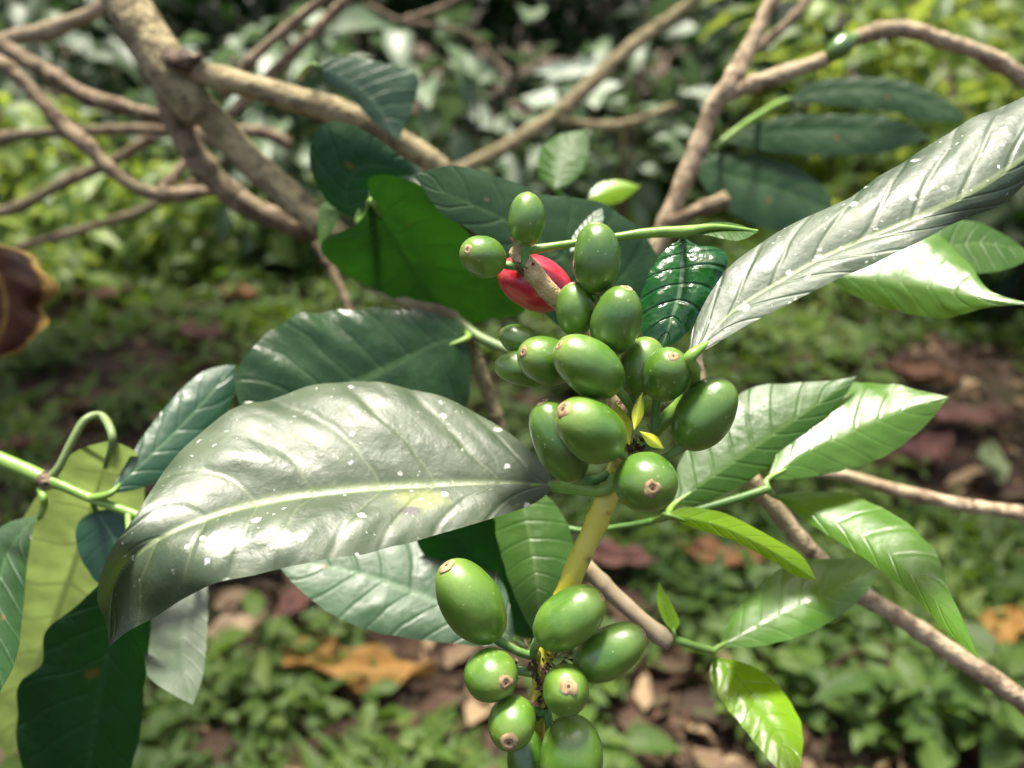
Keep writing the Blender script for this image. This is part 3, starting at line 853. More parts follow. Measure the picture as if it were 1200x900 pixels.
leaf(ls, 'leaf_broad', 285, [(132, 515), (105, 605), (85, 670), (60, 740), (30, 820), (8, 888)], [(80, 535), (25, 610), (-15, 690), (-30, 770), (-20, 840)],
     [(165, 540), (166, 620), (135, 700), (92, 760), (62, 810), (38, 862)], sy=-1.0, sx=0.0, fold=0.02, arch=0.1, quilt=0.05, wavy=0.012, nv=9, vk=0.4,
     label='broad yellow green leaf with light shining through', petiole=[(58, 562, 222), (70, 546, 222), (84, 518, 223), (100, 492, 225), (120, 488, 228)], pr=4.6, pet_mat='stem_dull')
leaf(ls, 'leaf_dark_plain', 216, [(48, 603), (25, 625), (5, 660), (-10, 740), (-12, 832)], [(5, 615), (-30, 650), (-50, 720), (-40, 790)], [(40, 616), (32, 660), (27, 715), (18, 775)],
     glare=(-0.1, 0.1), fold=0.05, quilt=0.03, label='dark hanging leaf with a pale sheen', petiole=[(48, 572, 222), (52, 590, 221)], pr=4)
leaf(ls, 'leaf_rim', 232, [(112, 598), (130, 625), (145, 655), (155, 695)], [(92, 612), (90, 640), (105, 672), (125, 690)], [(140, 598), (170, 620), (175, 660)],
     sy=0.2, quilt=0.03, label='small dark leaf tucked behind the big leaf', petiole=[(108, 584, 222)], pr=3)
leaf(ls, 'leaf_deep', 228, [(152, 650), (140, 710), (122, 790), (108, 870), (98, 960)], [(95, 705), (52, 742), (50, 778), (24, 800), (20, 860), (40, 930)],
     [(178, 680), (176, 740), (170, 800), (162, 870), (140, 930)], sy=-0.42, sx=0.0, fold=0.1, arch=0.1, quilt=0.03, wavy=0.02, label='large leaf hanging in deep shade',
     petiole=[(150, 600, 222)], pr=3)
leaf(ls, 'leaf_sheen', 236, [(232, 670), (218, 720), (214, 770), (226, 826)], [(190, 700), (170, 735), (173, 790), (200, 812)], [(243, 690), (243, 735), (238, 790)],
     glare=(0.0, 0.0), fold=0.0, arch=0.08, quilt=0.0, wavy=0.02, label='small leaf with a blank white sheen', petiole=[(195, 616, 222)], pr=3)

# ================================================================== DARK LEAVES BEHIND, CENTRE LEFT
dt = empty('leafy_twig', P(600, 510, 270), 'dull green twig with dark mature leaves behind the berry clusters', 'twig')
tube('stem', [(590, 515, 272), (575, 470, 268), (556, 415, 262), (540, 382, 258), (520, 366, 262), (470, 352, 270), (420, 325, 280), (395, 300, 290)],
     [8, 8.5, 9, 8, 6, 6, 6, 6], M['bark'], dt, knobs=0.2, wob=0.15, sides=14)
tube('shoot', [(536, 376, 256), (560, 394, 252), (590, 408, 248), (630, 425, 244)], [7.5, 6, 6, 6], M['stem_dull'], dt)
leaf(dt, 'leaf_dark', 236, [(548, 396), (510, 403), (425, 445), (350, 470), (282, 480)], [(535, 378), (490, 362), (420, 362), (350, 370), (305, 398), (276, 440)],
     [(552, 440), (540, 482), (470, 510), (400, 515), (330, 500)], glare=(-0.62, 0.2), fold=0.08, arch=0.14, quilt=0.07, wavy=0.03, nv=8, vk=0.9,
     crumple=0.9, label='large dark leaf with a nibbled brown tip', petiole=[(543, 388, 256)], pr=4, nu=80, ns=12)
leaf(dt, 'leaf_backlit', 262, [(436, 236), (450, 262), (485, 320), (512, 358), (530, 384)], [(432, 210), (465, 206), (505, 226), (545, 268), (590, 325), (615, 364), (575, 374)],
     [(418, 262), (376, 286), (400, 318), (450, 345), (495, 368)], sy=-1.0, sx=-0.15, fold=0.05, arch=0.1, quilt=0.03, nv=8, wavy=0.01,
     foldr=-0.55, label='saturated green leaf lit through from above', petiole=[(424, 262, 262), (432, 250, 256)], pr=5, nu=70, ns=12)
leaf(dt, 'leaf_deep', 262, [(420, 258), (405, 228), (425, 196), (496, 204)], [(385, 238), (363, 192), (370, 156), (398, 142), (448, 166), (490, 200)], [(432, 244), (434, 214), (455, 208)],
     sy=-0.3, fold=0.1, arch=0.15, quilt=0.02, label='rounded dark leaf folded over on itself', petiole=[(426, 262, 264)], pr=5)
leaf(dt, 'leaf_mid', 264, [(388, 236), (384, 256), (374, 287)], [(376, 240), (372, 265)], [(398, 246), (392, 266)], sy=0.2, quilt=0, nu=16, ns=4, label='small pale leaf tip hanging down')
leaf(dt, 'leaf_dark_plain', 222, [(745, 368), (690, 325), (648, 297), (598, 262), (533, 232), (484, 204)], [(778, 330), (760, 282), (720, 246), (690, 234), (640, 228), (598, 212), (535, 194)],
     [(700, 384), (660, 385), (615, 340), (568, 284), (545, 266), (515, 248)], glare=(-0.65, 0.12), fold=0.05, arch=0.08, quilt=0.03, wavy=0.015,
     label='large grey green leaf behind the top berries', petiole=[(735, 420, 240)], pr=4, nu=80, ns=12)
leaf(dt, 'leaf_grey', 215, [(668, 295), (690, 268), (706, 244)], [(672, 275), (694, 250)], [(690, 288), (706, 262)], sy=0.8, quilt=0.0, nu=16, ns=4, label='pale leaf tip turned up')

# ================================================================== THICK FORKED LIMB, TOP LEFT
fl = empty('forked_limb', P(130, -40, 350), 'thick tan forked limb with peeling bark coming down from the top left', 'branch')
tube('trunk', [(100, -70, 345), (140, -10, 348), (170, 40, 350), (200, 85, 352), (222, 118, 354), (235, 140, 356)], [26, 25.5, 25, 25, 23, 19], M['bark'], fl, knobs=0.06, wob=0.08, sides=24, n=40)
tube('limb', [(205, 92, 354), (240, 130, 358), (275, 170, 362), (310, 205, 366), (345, 235, 370), (395, 278, 376), (440, 330, 384)], [20, 18.5, 18, 17.5, 17.5, 17, 15], M['bark'], fl, knobs=0.07, wob=0.12, sides=20, n=46, seed=1)
tube('limb', [(196, 95, 356), (208, 140, 366), (228, 180, 374), (256, 214, 382), (292, 242, 390), (335, 260, 398), (380, 270, 404)], [18, 17, 15, 14.5, 13.5, 12, 11], M['bark_red'], fl, knobs=0.25, wob=0.16, sides=20, n=46, seed=2)
tube('limb', [(212, 76, 346), (245, 88, 348), (300, 103, 352), (360, 120, 358), (420, 140, 364), (470, 165, 370), (520, 200, 376)], [13, 13.5, 14, 14.5, 14.5, 14, 13], M['bark'], fl, knobs=0.12, wob=0.12, sides=20, n=46, seed=3)
tube('burl', [(192, 62, 342), (205, 70, 339), (222, 68, 340), (238, 66, 343)], [6, 11, 9, 3], M['husk'], fl, knobs=0.4, wob=0.9, sides=18, n=18)
leaf(fl, 'leaf_grey', 320, [(366, 76), (400, 90), (430, 112), (452, 140), (466, 166)], [(395, 66), (440, 72), (488, 88), (484, 125)], [(385, 96), (408, 112), (435, 140)],
     glare=(-0.6, 0.2), fold=0.1, arch=0.1, quilt=0.03, label='dark leaf lying over the limb', petiole=[(350, 92, 345)], pr=3)

# ================================================================== THINNER BRANCHES, TOP LEFT
def branch(label, segs, mat, cat='branch', name='bare_branch', group=None):
    e = empty(name, P(*segs[0][0][0]), label, cat, group)
    for i, (pts, r) in enumerate(segs):
        tube('stem' if i == 0 else 'side_twig', pts, r, M[mat], e, knobs=0.22, wob=0.14, sides=14, seed=rng.random() * 9)
    return e
branch('straight reddish branch sloping down behind the thick forked limb', [([(-30, 38, 430), (0, 52, 430), (50, 82, 430), (100, 112, 430), (150, 127, 430), (210, 145, 432), (260, 170, 436)], [10, 10, 9.5, 9.5, 9, 9, 8])], 'bark_red')
branch('crooked knobby branch bending low at the left under the straight one', [([(-25, 60, 400), (10, 80, 400), (50, 120, 402), (75, 148, 404), (102, 170, 405), (125, 195, 408), (165, 222, 410), (205, 228, 412), (260, 222, 416)], [9, 9, 8, 8, 10, 8, 8, 8, 7]),
    ([(190, 226, 411), (205, 205, 414), (222, 185, 418)], [7, 6, 5])], 'bark_red')
branch('pale branch stub pointing right above the straight branch', [([(-20, 55, 500), (20, 43, 500), (50, 38, 500), (85, 25, 500), (115, 12, 500), (150, -15, 500)], [9, 9, 10, 8, 8, 8])], 'bark_pale')
branch('pair of thin twigs rising steeply right of the thick limb', [([(262, 112, 480), (300, 65, 478), (350, 22, 476), (390, -10, 474)], [6.5, 6, 6, 6]),
    ([(268, 135, 482), (310, 95, 484), (350, 55, 486), (405, 0, 488), (425, -20, 488)], [6, 6.5, 6, 6, 6])], 'bark_red')
branch('low thin twig crossing level behind the crooked branch', [([(-30, 168, 560), (30, 158, 560), (100, 153, 560), (200, 152, 560), (300, 154, 562), (340, 170, 566)], 6.5)], 'bark_red')
branch('dim thin branch slanting up to the right beneath the crooked one', [([(-30, 255, 600), (20, 243, 600), (80, 212, 600), (130, 190, 600), (180, 160, 604)], 6.5)], 'bark_red')
branch('slim brown twig curving down below the thick limb', [([(372, 285, 420), (388, 315, 420), (402, 345, 420), (412, 372, 420)], [6, 5.5, 5, 5]),
     ([(395, 308, 420), (440, 335, 424), (490, 358, 428), (540, 372, 430)], [5, 6, 6, 6])], 'bark_red')
branch('blurred tan branch climbing right from behind the grey leaf', [([(500, 215, 900), (560, 190, 900), (610, 162, 900), (655, 132, 900), (690, 100, 900), (725, 68, 900), (752, 45, 902), (800, 10, 906), (830, -20, 910)], [8.5, 8.5, 9, 9, 10, 8, 8, 7, 7]),
     ([(655, 140, 900), (720, 148, 904), (790, 125, 908)], [6, 5.5, 5])], 'bark')
branch('dark thin twig behind the forked twig near the top', [([(880, 62, 520), (905, 42, 520), (930, 20, 520), (955, -12, 520)], 6)], 'bark_red')

branch('dim hanging twig crossing behind the pair of thin twigs', [([(430, 5, 900), (470, 25, 900), (520, 32, 900), (560, 50, 904), (590, 85, 910)], 3.5), ([(470, 25, 900), (520, 8, 900), (560, -15, 900)], 4)], 'bark_far')
branch('faint slanting twig beneath the dim slanting branch', [([(20, 290, 700), (100, 268, 700), (170, 245, 700), (240, 205, 704), (300, 150, 708)], 5)], 'bark_far')
# dying leaf at the left edge, on its own drooping twig
dy = empty('drooping_twig', P(-45, 250, 332), 'dying red brown curled leaf with yellow edge hanging at the left', 'twig')
tube('stem', [(-60, 240, 332), (-40, 262, 331), (-22, 285, 330)], 4, M['bark_red'], dy)
leaf(dy, 'leaf_dying', 328, [(-20, 286), (-2, 320), (8, 360), (0, 395), (-20, 425)], [(-50, 320), (-60, 360), (-50, 400)], [(12, 288), (34, 298), (50, 314), (66, 342), (52, 360), (54, 380), (26, 410)],
     sy=0.1, sx=0.2, fold=0.25, arch=0.25, quilt=0.2, wavy=0.12, nv=5, noise_amt=0.12, petiole=[(-24, 282, 330)], pr=3)

# small bright leaves behind the top berries
sp = empty('young_sprig', P(690, 290, 330), 'small sprig with bright folded leaf and yellow green leaf above the grey leaf', 'sprig')
tube('stem', [(690, 300, 330), (686, 270, 330), (674, 245, 329), (650, 221, 327)], 3, M['stem_green'], sp)
tube('shoot', [(681, 260, 330), (683, 247, 331), (690, 234, 332)], 2.5, M['stem_green'], sp)
leaf(sp, 'leaf_mid', 326, [(650, 222), (656, 195), (668, 172), (686, 152)], [(632, 205), (634, 175), (655, 158)], [(672, 212), (688, 190), (690, 168)], sy=0.5, sx=-0.3, fold=0.3, quilt=0.04, label='bright folded leaf')
leaf(sp, 'leaf_yellow', 332, [(686, 236), (705, 228), (725, 220), (751, 218)], [(700, 216), (725, 211)], [(705, 240), (728, 236)], sy=0.4, fold=0.3, quilt=0.03, label='small yellow green leaf')

# ================================================================== GROUND
def g_h(x, y):
    return 0.02 * mnoise.noise(Vector((x * 1.3, y * 1.3, 2.0))) + 0.008 * mnoise.noise(Vector((x * 6, y * 6, 5.0)))

def soil_mat():
    w = NT('forest_soil')
    ob = w.obj()
    n1 = w.noise(ob, 3.0, 5)
    n2 = w.noise(ob, 26, 5, 0.65)
    n3 = w.noise(ob, 160, 4)
    col = w.mix(w.ss(n2, 0.35, 0.65), (0.020, 0.013, 0.009), (0.070, 0.040, 0.026))
    col = w.mix(w.ss(n3, 0.5, 0.75), col, (0.11, 0.065, 0.045))
    col = w.mix(w.math('MULTIPLY', w.ss(n1, 0.45, 0.65), 0.5), col, (0.045, 0.06, 0.022))
    p = w.principled(Base_Color=col, Roughness=0.95, Specular_IOR_Level=0.2, Normal=w.bump(w.math('ADD', n2, n3), 0.02, 0.9))
    w.l(p.outputs[0], w.out.inputs[0])
    return w.m
xs = np.unique(np.concatenate([np.linspace(-60, -5, 14), np.linspace(-5, 5, 120), np.linspace(5, 60, 14)]))
ys = np.unique(np.concatenate([np.linspace(-20, 0, 8), np.linspace(0, 8, 110), np.linspace(8, 110, 18)]))
GV = [(x, y, g_h(x, y)) for y in ys for x in xs]
nx = len(xs)
GF = [(j * nx + i, j * nx + i + 1, (j + 1) * nx + i + 1, (j + 1) * nx + i) for j in range(len(ys) - 1) for i in range(nx - 1)]
go = mesh_obj('ground', GV, GF, soil_mat())
tag(go, 'dark brown forest soil', None, None, 'structure')

# ---- clearings where litter shows instead of leaves: (px, py, reach in m)
clear = [(120, 430, 0.30), (250, 400, 0.22), (30, 480, 0.30), (1100, 500, 0.24), (1160, 420, 0.12), (1060, 430, 0.10), (330, 700, 0.07), (450, 790, 0.06), (850, 640, 0.18),
         (700, 650, 0.14), (1180, 560, 0.14), (1030, 760, 0.07), (260, 780, 0.06), (820, 850, 0.05), (420, 480, 0.2), (200, 560, 0.2)]
clear_w = [(ground_at(a, b)[:2], r) for a, b, r in clear]
def cover(x, y):
    v = 0.5 + 0.75 * mnoise.noise(Vector((x * 1.9 + 7, y * 1.9, 0.3))) + 0.55 * mnoise.noise(Vector((x * 6.5, y * 6.5, 4.0)))
    for c, r in clear_w:
        d = math.hypot(x - c[0], y - c[1]) / r
        if d < 1.4:
            v -= max(0.0, 1.4 - d) * 0.18
    return v

def scatter(count, ylo, yhi, half, power=1.0):
    out = []
    while len(out) < count:
        y = ylo + (yhi - ylo) * rng.random() ** power
        x = rng.uniform(-1, 1) * (half + 0.78 * y)
        out.append((x, y))
    return out

M['cover'] = cloud_mat('ground_cover_leaf', (0.032, 0.078, 0.012), (0.115, 0.185, 0.030), (0.22, 0.38, 0.03), tw=0.34, rough=0.55, spec=0.35, third=(0.21, 0.28, 0.07))
M['litter'] = cloud_mat('leaf_litter', (0.030, 0.019, 0.013), (0.12, 0.068, 0.042), (0.20, 0.10, 0.05), tw=0.10, rough=0.75, spec=0.25, third=(0.34, 0.24, 0.14))
# litter
B, D, Nn, Ln, Wd = [], [], [], [], []
for x, y in scatter(8500, 0.35, 5.0, 0.12, 1.5):
    a = rng.uniform(0, 6.28)
    B.append((x, y, g_h(x, y) + 0.004 + rng.random() * 0.012))
    D.append((math.cos(a), math.sin(a), rng.gauss(0, 0.18)))
    Nn.append((rng.gauss(0, 0.35), rng.gauss(0, 0.35), 1))
    l = rng.uniform(0.012, 0.075) * (1.5 if rng.random() < 0.12 else 1)
    Ln.append(l); Wd.append(l * (rng.uniform(0.25, 0.6) if rng.random() < 0.75 else rng.uniform(0.04, 0.1)))
tag(leafcloud('leaf_litter', B, D, Nn, np.array(Ln), np.array(Wd), M['litter'], droop=0.3, foldk=0.3), 'brown dead leaf litter covering the soil', None, None, 'stuff')
# ground cover
B, D, Nn, Ln, Wd, T = [], [], [], [], [], []
for x, y in scatter(19000, 0.4, 6.5, 0.12, 1.25):
    cv = cover(x, y)
    if cv < (0.43 if y < 1.2 else 0.33 if y < 1.8 else 0.2) + rng.gauss(0, 0.08):
        continue
    sp_ = 0.5 + 0.8 * mnoise.noise(Vector((x * 2.7, y * 2.7, 31))) + rng.gauss(0, 0.16)
    fy = 1.0 + max(0, y - 1.6) * 0.3
    t0 = min(1, max(0, 0.45 + 0.8 * mnoise.noise(Vector((x * 4, y * 4, 17))) + rng.gauss(0, 0.2)))
    if sp_ < 0.30:          # narrow upright blades
        k, h, sz, wr_, er = rng.randint(4, 8), rng.uniform(0.0, 0.02), rng.uniform(0.04, 0.085), (0.12, 0.26), (0.2, 1.2)
    elif sp_ < 0.52:        # tiny creeping leaves
        k, h, sz, wr_, er = rng.randint(6, 11), rng.uniform(0.004, 0.03), rng.uniform(0.008, 0.016), (0.6, 0.9), (-0.2, 0.6)
    elif sp_ < 0.80:        # middling herbs
        k, h, sz, wr_, er = rng.randint(3, 6), rng.uniform(0.012, 0.07), rng.uniform(0.016, 0.034), (0.5, 0.8), (-0.1, 0.7)
    else:                   # broad seedlings
        k, h, sz, wr_, er = rng.randint(2, 4), rng.uniform(0.03, 0.11), rng.uniform(0.035, 0.065), (0.45, 0.62), (-0.2, 0.5)
    a0 = rng.uniform(0, 6.28)
    for q in range(k):
        a = a0 + q * 6.283 / k + rng.gauss(0, 0.5)
        e = rng.uniform(*er)
        off = sz * 0.9 * rng.random() if 0.30 <= sp_ < 0.52 else 0.006
        B.append((x + math.cos(a) * off, y + math.sin(a) * off, g_h(x, y) + h * rng.uniform(0.5, 1.15)))
        D.append((math.cos(a), math.sin(a), e))
        Nn.append((-math.cos(a) * e + rng.gauss(0, .25), -math.sin(a) * e + rng.gauss(0, .25), 1))
        l = sz * fy * rng.uniform(0.6, 1.25)
        Ln.append(l); Wd.append(l * rng.uniform(*wr_)); T.append(min(1, max(0, t0 * 0.75 + rng.random() * 0.25)))
tag(leafcloud('ground_cover', B, D, Nn, np.array(Ln), np.array(Wd), M['cover'], tint=np.array(T), droop=0.3), 'low green ground cover plants', None, None, 'stuff')

# single fallen leaves
def dead_mat(name, c1, c2):
    return leaf_mat(name, c1, c2, tuple(min(1, c * 1.4) for c in c1), tuple(c * 0.8 for c in c1), tw=0.15, rough=0.7, spec=0.25, nv=7, vein_amt=0.5, mottle=0.8)
DM = {'yellow': dead_mat('yellow_dead_leaf', (0.32, 0.19, 0.05), (0.24, 0.12, 0.035)), 'tan': dead_mat('tan_dead_leaf', (0.42, 0.32, 0.20), (0.33, 0.24, 0.14)),
      'brown': dead_mat('brown_dead_leaf', (0.16, 0.080, 0.045), (0.07, 0.035, 0.022)), 'orange': dead_mat('orange_dead_leaf', (0.24, 0.11, 0.05), (0.11, 0.05, 0.025)),
      'red': dead_mat('red_dead_leaf', (0.17, 0.080, 0.062), (0.07, 0.036, 0.030)), 'green': dead_mat('faded_green_leaf', (0.20, 0.25, 0.12), (0.15, 0.20, 0.09))}

def fallen(px, py, length, ang, colr, label, wr=0.42, curl=0.25):
    c = ground_at(px, py, 0.035)
    nu, ns = 18, 5
    a = math.radians(ang)
    dx = np.array([math.cos(a), math.sin(a), 0.05]); sd = np.array([-math.sin(a), math.cos(a), 0]); up = np.array([0, 0, 1.0])
    V, UV = [], []
    sdv = rng.random() * 40
    length *= 0.8
    twist = rng.uniform(-0.9, 0.9)
    hook = rng.uniform(-0.25, 0.25)
    for i in range(nu):
        t = i / (nu - 1)
        w = length * wr * 0.5 * (math.sin(math.pi * t ** 0.9) ** 0.8 if 0 < t < 1 else 0.02)
        for j in range(-ns, ns + 1):
            s = j / ns
            z = curl * length * (0.5 * (t - 0.5) ** 2 + 0.55 * (abs(s) ** 1.7) * w / length) + 0.16 * length * mnoise.noise(Vector((t * 3.5 + sdv, s * 1.8, 0))) + twist * (t - 0.5) * s * w
            ww = w * (1 + 0.35 * mnoise.noise(Vector((t * 6, sdv, 1 if s > 0 else -1))) - 0.25 * max(0, mnoise.noise(Vector((t * 14, sdv + 3, 2 if s > 0 else -2)))))
            V.append(c + dx * (t - 0.5) * length + sd * (s * ww + hook * length * (t - 0.5) ** 2) + up * z)
            UV.append((t, 0.5 + s / 2))
    w_ = 2 * ns + 1
    F = [(i * w_ + j, i * w_ + j + 1, (i + 1) * w_ + j + 1, (i + 1) * w_ + j) for i in range(nu - 1) for j in range(w_ - 1)]
    e = empty('fallen_leaf', c, label, 'fallen leaf', 'fallen leaves on the ground')
    b = mesh_obj('blade', V, F, DM[colr], e, uvs=UV)
    tube('petiole', [c - dx * length * 0.5 + up * curl * length * 0.125, c - dx * length * 0.58 + up * 0.01 , c - dx * length * 0.66 + up * 0.012], length * 0.014, DM[colr], e, world=True, sides=8, n=8)
FALL = [(435, 788, 0.20, -8, 'yellow', 'large yellow fallen leaf below the grey green leaf', 0.40),
        (355, 772, 0.115, 20, 'yellow', 'smaller yellow fallen leaf with curled edge left of the large yellow one', 0.5),
        (268, 745, 0.13, 32, 'tan', 'pale tan fallen leaf beside the white sheened leaf', 0.42),
        (850, 652, 0.15, -20, 'orange', 'orange brown fallen leaf under the narrow yellow leaf', 0.55),
        (1082, 440, 0.19, -35, 'brown', 'large brown curled fallen leaf right of the glossy pair', 0.5),
        (1130, 490, 0.20, -10, 'red', 'dull reddish fallen leaf in the litter at right', 0.5),
        (1085, 530, 0.17, 25, 'red', 'dark reddish fallen leaf nearer than the other reddish one', 0.55),
        (1160, 545, 0.15, 70, 'green', 'faded green fallen leaf among the reddish leaves', 0.45),
        (1175, 735, 0.11, 35, 'yellow', 'yellow brown fallen leaf at the right of the drooping leaf tip', 0.55),
        (1050, 815, 0.085, 75, 'yellow', 'small orange yellow fallen leaf standing in the green cover', 0.4),
        (1165, 305, 0.20, 15, 'tan', 'distant pale fallen leaf under the shaded leaf', 0.4),
        (880, 385, 0.28, 12, 'green', 'long faded green fallen leaf below the silvery leaf', 0.35),
        (240, 395, 0.24, -25, 'red', 'purplish brown fallen leaf left of the large dark leaf', 0.45),
        (130, 470, 0.19, 40, 'brown', 'brown fallen leaf in the dark litter at the left', 0.4),
        (120, 345, 0.24, 10, 'red', 'dusky fallen leaf at the edge of the bright ground cover', 0.4),
        (280, 345, 0.22, -30, 'orange', 'rusty fallen leaf beside the bright ground cover', 0.4),
        (20, 520, 0.16, 10, 'brown', 'brown fallen leaf behind the pale green shoot', 0.5),
        (720, 655, 0.16, -15, 'red', 'shaded reddish fallen leaf behind the cut twig', 0.5),
        (355, 700, 0.11, 60, 'red', 'small rust red fallen leaf above the yellow pair', 0.5),
        (850, 790, 0.10, 80, 'tan', 'tan fallen leaf behind the bright yellow young leaf', 0.35),
        (600, 480, 0.19, 5, 'brown', 'brown fallen leaf seen between the berries and dull twig', 0.4)]
for f in FALL:
    fallen(*f[:6], wr=f[6], curl=rng.uniform(0.4, 0.9))

# ================================================================== SHRUBS AND TREES BEHIND
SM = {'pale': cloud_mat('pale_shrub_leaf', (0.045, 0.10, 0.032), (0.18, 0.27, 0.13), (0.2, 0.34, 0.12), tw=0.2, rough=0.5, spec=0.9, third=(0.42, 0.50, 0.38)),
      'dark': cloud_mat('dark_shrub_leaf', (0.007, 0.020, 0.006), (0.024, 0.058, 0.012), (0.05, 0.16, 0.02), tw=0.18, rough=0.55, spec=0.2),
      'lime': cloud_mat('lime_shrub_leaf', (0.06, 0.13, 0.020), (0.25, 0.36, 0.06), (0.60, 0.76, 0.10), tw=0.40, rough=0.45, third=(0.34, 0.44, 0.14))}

def shrub(x, y, h, spread, n, kind, label, ll=(0.10, 0.20), z0=0.15, name='shrub', wr=(0.36, 0.5)):
    e = empty(name, (x, y, g_h(x, y)), label, 'shrub', 'shrubs behind the coffee plant')
    ns = rng.randint(4, 6)
    tips = []
    for i in range(ns):
        a = 6.283 * i / ns + rng.gauss(0, 0.3)
        top = np.array([x + math.cos(a) * spread * rng.uniform(.3, .8), y + math.sin(a) * spread * rng.uniform(.3, .8), h * rng.uniform(0.75, 1.0)])
        mid = np.array([x + math.cos(a) * spread * .25, y + math.sin(a) * spread * .25, h * 0.45])
        pts = [np.array([x + math.cos(a) * .02, y + math.sin(a) * .02, g_h(x, y) - 0.02]), mid, top]
        tube('stem', pts, [0.011, 0.008, 0.004], M['bark_far'], e, world=True, sides=8, n=14)
        tips.append(pts)
    B, D, Nn, Ln, Wd, T = [], [], [], [], [], []
    for q in range(n):
        pts = rng.choice(tips)
        t = rng.uniform(0.15, 1.0) ** 0.8
        c = pts[0] * (1 - t) ** 2 + pts[1] * 2 * t * (1 - t) + pts[2] * t * t
        a = rng.uniform(0, 6.283)
        r = spread * rng.random() ** 0.6 * 0.75
        zz = c[2] + rng.gauss(0, 0.08) * h
        if zz < z0 * h:
            continue
        B.append((c[0] + math.cos(a) * r, c[1] + math.sin(a) * r, zz))
        D.append((math.cos(a) + rng.gauss(0, .3), math.sin(a) + rng.gauss(0, .3), rng.gauss(-0.1, 0.35)))
        Nn.append((rng.gauss(0, 0.35), rng.gauss(-0.15, 0.35), 1))
        l = rng.uniform(*ll)
        Ln.append(l); Wd.append(l * rng.uniform(*wr)); T.append(rng.random())
    leafcloud('foliage', B, D, Nn, np.array(Ln), np.array(Wd), SM[kind], e, tint=np.array(T), droop=0.4)
    return e

def at(px, dist):
    """where a plant dist metres away stands to be seen in column px"""
    return (px - 600) / FPX * dist * 1.02, dist
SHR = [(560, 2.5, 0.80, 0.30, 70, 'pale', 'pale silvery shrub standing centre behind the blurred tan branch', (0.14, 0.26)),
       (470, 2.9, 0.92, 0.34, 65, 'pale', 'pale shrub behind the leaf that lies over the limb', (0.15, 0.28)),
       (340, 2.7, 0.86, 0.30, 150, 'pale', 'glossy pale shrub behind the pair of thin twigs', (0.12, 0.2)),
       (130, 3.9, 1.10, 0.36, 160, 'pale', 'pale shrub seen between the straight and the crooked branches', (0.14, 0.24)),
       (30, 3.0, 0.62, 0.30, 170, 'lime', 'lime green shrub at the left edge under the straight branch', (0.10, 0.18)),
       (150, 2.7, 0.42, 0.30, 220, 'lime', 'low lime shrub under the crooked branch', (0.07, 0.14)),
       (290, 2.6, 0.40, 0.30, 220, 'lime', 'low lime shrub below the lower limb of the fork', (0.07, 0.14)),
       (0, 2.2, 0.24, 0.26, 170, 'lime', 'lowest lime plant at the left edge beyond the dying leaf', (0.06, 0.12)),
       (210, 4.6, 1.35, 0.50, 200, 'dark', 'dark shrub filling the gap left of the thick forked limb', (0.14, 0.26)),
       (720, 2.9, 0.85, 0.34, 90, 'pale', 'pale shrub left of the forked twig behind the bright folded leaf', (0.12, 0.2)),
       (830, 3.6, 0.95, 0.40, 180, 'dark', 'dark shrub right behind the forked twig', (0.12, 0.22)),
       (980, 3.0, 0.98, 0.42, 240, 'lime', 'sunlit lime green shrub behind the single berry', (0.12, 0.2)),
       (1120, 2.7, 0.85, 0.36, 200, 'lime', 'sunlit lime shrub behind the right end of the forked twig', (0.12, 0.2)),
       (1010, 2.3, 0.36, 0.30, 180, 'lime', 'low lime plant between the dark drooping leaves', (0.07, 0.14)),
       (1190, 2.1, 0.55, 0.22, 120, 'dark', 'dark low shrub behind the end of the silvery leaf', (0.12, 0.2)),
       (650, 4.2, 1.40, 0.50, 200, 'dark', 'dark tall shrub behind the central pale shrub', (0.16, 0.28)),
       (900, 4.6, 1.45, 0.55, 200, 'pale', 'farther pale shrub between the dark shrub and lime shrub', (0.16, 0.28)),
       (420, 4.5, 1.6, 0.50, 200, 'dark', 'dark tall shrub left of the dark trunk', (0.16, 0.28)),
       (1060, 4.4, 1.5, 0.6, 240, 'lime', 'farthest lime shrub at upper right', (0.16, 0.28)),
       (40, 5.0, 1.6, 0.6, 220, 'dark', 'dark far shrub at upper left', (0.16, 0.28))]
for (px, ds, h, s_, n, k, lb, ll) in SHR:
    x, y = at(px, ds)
    shrub(x, y, h, s_, n, k, lb, ll)

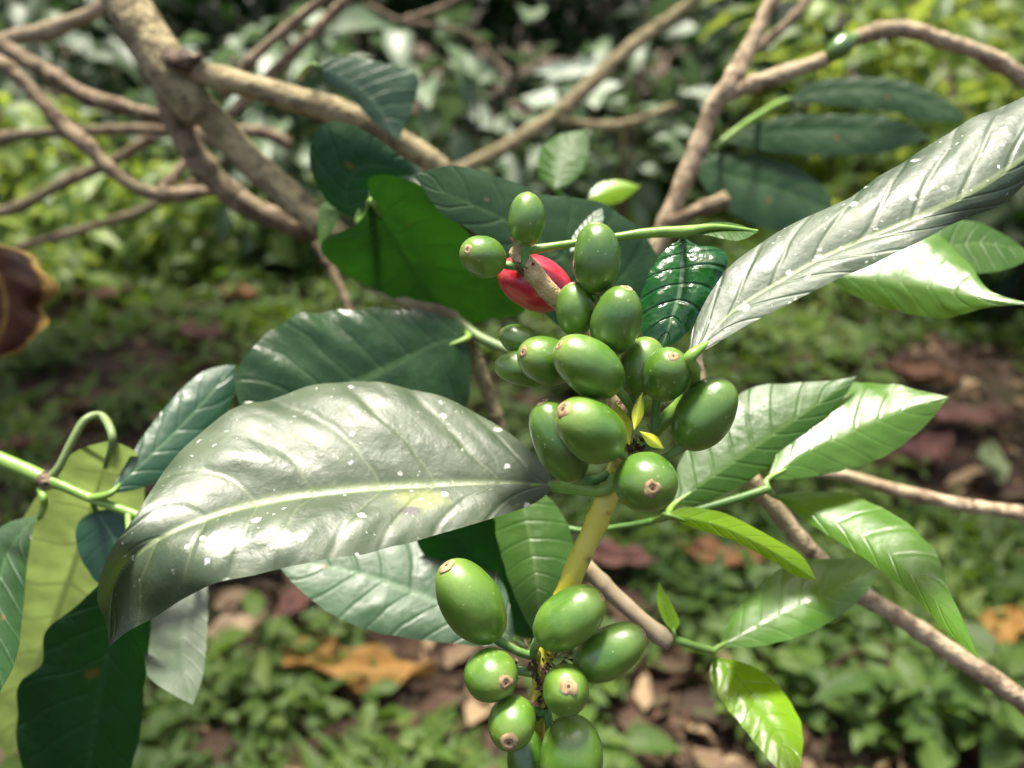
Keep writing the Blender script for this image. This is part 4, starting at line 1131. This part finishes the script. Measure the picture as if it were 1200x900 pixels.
def tree(x, y, th, tr, crown_c, crown_r, n, kind, label, name='shade_tree', ll=(0.14, 0.28), gap=None):
    e = empty(name, (x, y, g_h(x, y)), label, 'tree')
    cc = np.array(crown_c, dtype=float)
    tube('trunk', [np.array([x, y, -0.1]), np.array([x + .02, y, th * .4]), np.array([x - .03, y + .03, th])], [tr * 1.25, tr, tr * 0.7], M['bark_far'], e, world=True, sides=16, n=30, knobs=0.12, wob=0.15)
    for i in range(6):
        a = i * 1.047 + rng.gauss(0, .2)
        tip = cc + np.array([math.cos(a) * crown_r[0], math.sin(a) * crown_r[1], crown_r[2] * rng.uniform(-.3, .5)]) * 0.8
        st = np.array([x - .03, y + .03, th * rng.uniform(.8, .98)])
        tube('limb', [st, (st + tip) / 2 + np.array([0, 0, .2]), tip], [tr * .5, tr * .3, tr * .1], M['bark_far'], e, world=True, sides=8, n=16, knobs=.1)
    B, D, Nn, Ln, Wd, T = [], [], [], [], [], []
    cl = [cc + np.array([rng.gauss(0, .5) * crown_r[0], rng.gauss(0, .5) * crown_r[1], rng.gauss(0, .45) * crown_r[2]]) for _ in range(46)]
    while len(B) < n:
        c = rng.choice(cl)
        p = c + np.array([rng.gauss(0, .17) * crown_r[0], rng.gauss(0, .17) * crown_r[1], rng.gauss(0, .16) * crown_r[2]])
        gp = gap(p) if gap is not None else 0
        if gp:
            if gp == 2 or rng.random() < 0.93:
                n -= 1
                continue
        a = rng.uniform(0, 6.283)
        B.append(p); D.append((math.cos(a), math.sin(a), rng.gauss(-.2, .3))); Nn.append((rng.gauss(0, .4), rng.gauss(0, .4), 1))
        l = rng.uniform(*ll)
        Ln.append(l); Wd.append(l * rng.uniform(.4, .6)); T.append(rng.random())
    leafcloud('crown', B, D, Nn, np.array(Ln), np.array(Wd), SM[kind], e, tint=np.array(T), droop=.4)
    return e

def sun_gap(p):
    """crown leaves are sparse where the photographed sunlit patches get their light from"""
    g = p - SUN_DIR * (p[2] / SUN_DIR[2])                      # where its shadow falls on the ground
    f = p - SUN_DIR * ((p[2] - CAM_H) / SUN_DIR[2])            # and at the height of the branches in front
    if abs(f[0]) < 0.55 and -0.4 < f[1] < 0.95:
        return 2
    for (c, r) in SUNNY:
        if math.hypot(g[0] - c[0], g[1] - c[1]) < r:
            return 1
    return 0
SUNNY = [(at(80, 2.8), 0.9), (at(270, 2.6), 0.7), (at(980, 3.0), 0.9), (at(1120, 2.6), 0.8), (at(560, 2.5), 0.9), (at(470, 2.9), 0.7), (at(720, 2.9), 0.6), (at(130, 3.9), 0.5),
         (ground_at(1050, 800)[:2], 0.3), (ground_at(900, 400)[:2], 0.4), (ground_at(420, 800)[:2], 0.3), (at(1060, 4.4), 0.5), (at(900, 4.6), 0.3)]
x, y = at(705, 4.9)
tree(x, y, 3.4, 0.13, (x - 0.4, 4.0, 4.2), (5.2, 4.4, 0.8), 9500, 'dark', 'dark trunked tree behind the central shrubs with an unseen crown added for shade', gap=sun_gap, ll=(0.2, 0.4))  # crown out of view is added and thinned to dapple the background
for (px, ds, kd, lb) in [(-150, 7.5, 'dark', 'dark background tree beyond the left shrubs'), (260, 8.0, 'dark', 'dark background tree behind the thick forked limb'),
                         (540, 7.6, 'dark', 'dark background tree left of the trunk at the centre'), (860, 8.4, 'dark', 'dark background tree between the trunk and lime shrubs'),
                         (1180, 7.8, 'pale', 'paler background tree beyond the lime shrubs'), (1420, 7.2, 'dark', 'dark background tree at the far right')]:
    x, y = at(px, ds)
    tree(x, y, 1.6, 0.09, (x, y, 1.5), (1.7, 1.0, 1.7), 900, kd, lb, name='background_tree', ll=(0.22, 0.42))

# ================================================================== LIGHT
world = bpy.data.worlds.new('World')
scene.world = world
world.use_nodes = True
wt = world.node_tree
sky = wt.nodes.new('ShaderNodeTexSky')
sky.sky_type = 'NISHITA'
sky.sun_disc = False
elev = math.asin(SUN_DIR[2])
azim = math.atan2(SUN_DIR[0], SUN_DIR[1])      # clockwise from +Y
sky.sun_elevation = elev
sky.sun_rotation = azim
sky.air_density = 0.7
sky.dust_density = 7.0
sky.ozone_density = 0.3
bg = wt.nodes['Background']
bg.inputs['Strength'].default_value = 0.135
wt.links.new(sky.outputs[0], bg.inputs['Color'])
sd = bpy.data.lights.new('sun', 'SUN')
sd.energy = 4.0
sd.angle = math.radians(10)
sd.color = (1.0, 0.95, 0.84)
so = bpy.data.objects.new('sun', sd)
COL.objects.link(so)
so.rotation_euler = Vector(SUN_DIR).to_track_quat('Z', 'Y').to_euler()

scene.render.engine = 'CYCLES'
scene.view_settings.view_transform = 'Standard'
scene.view_settings.look = 'None'
scene.view_settings.gamma = 1
scene.view_settings.exposure = 1.45
scene.cycles.use_denoising = True
scene.cycles.max_bounces = 8
scene.cycles.transparent_max_bounces = 6
scene.cycles.sample_clamp_indirect = 6
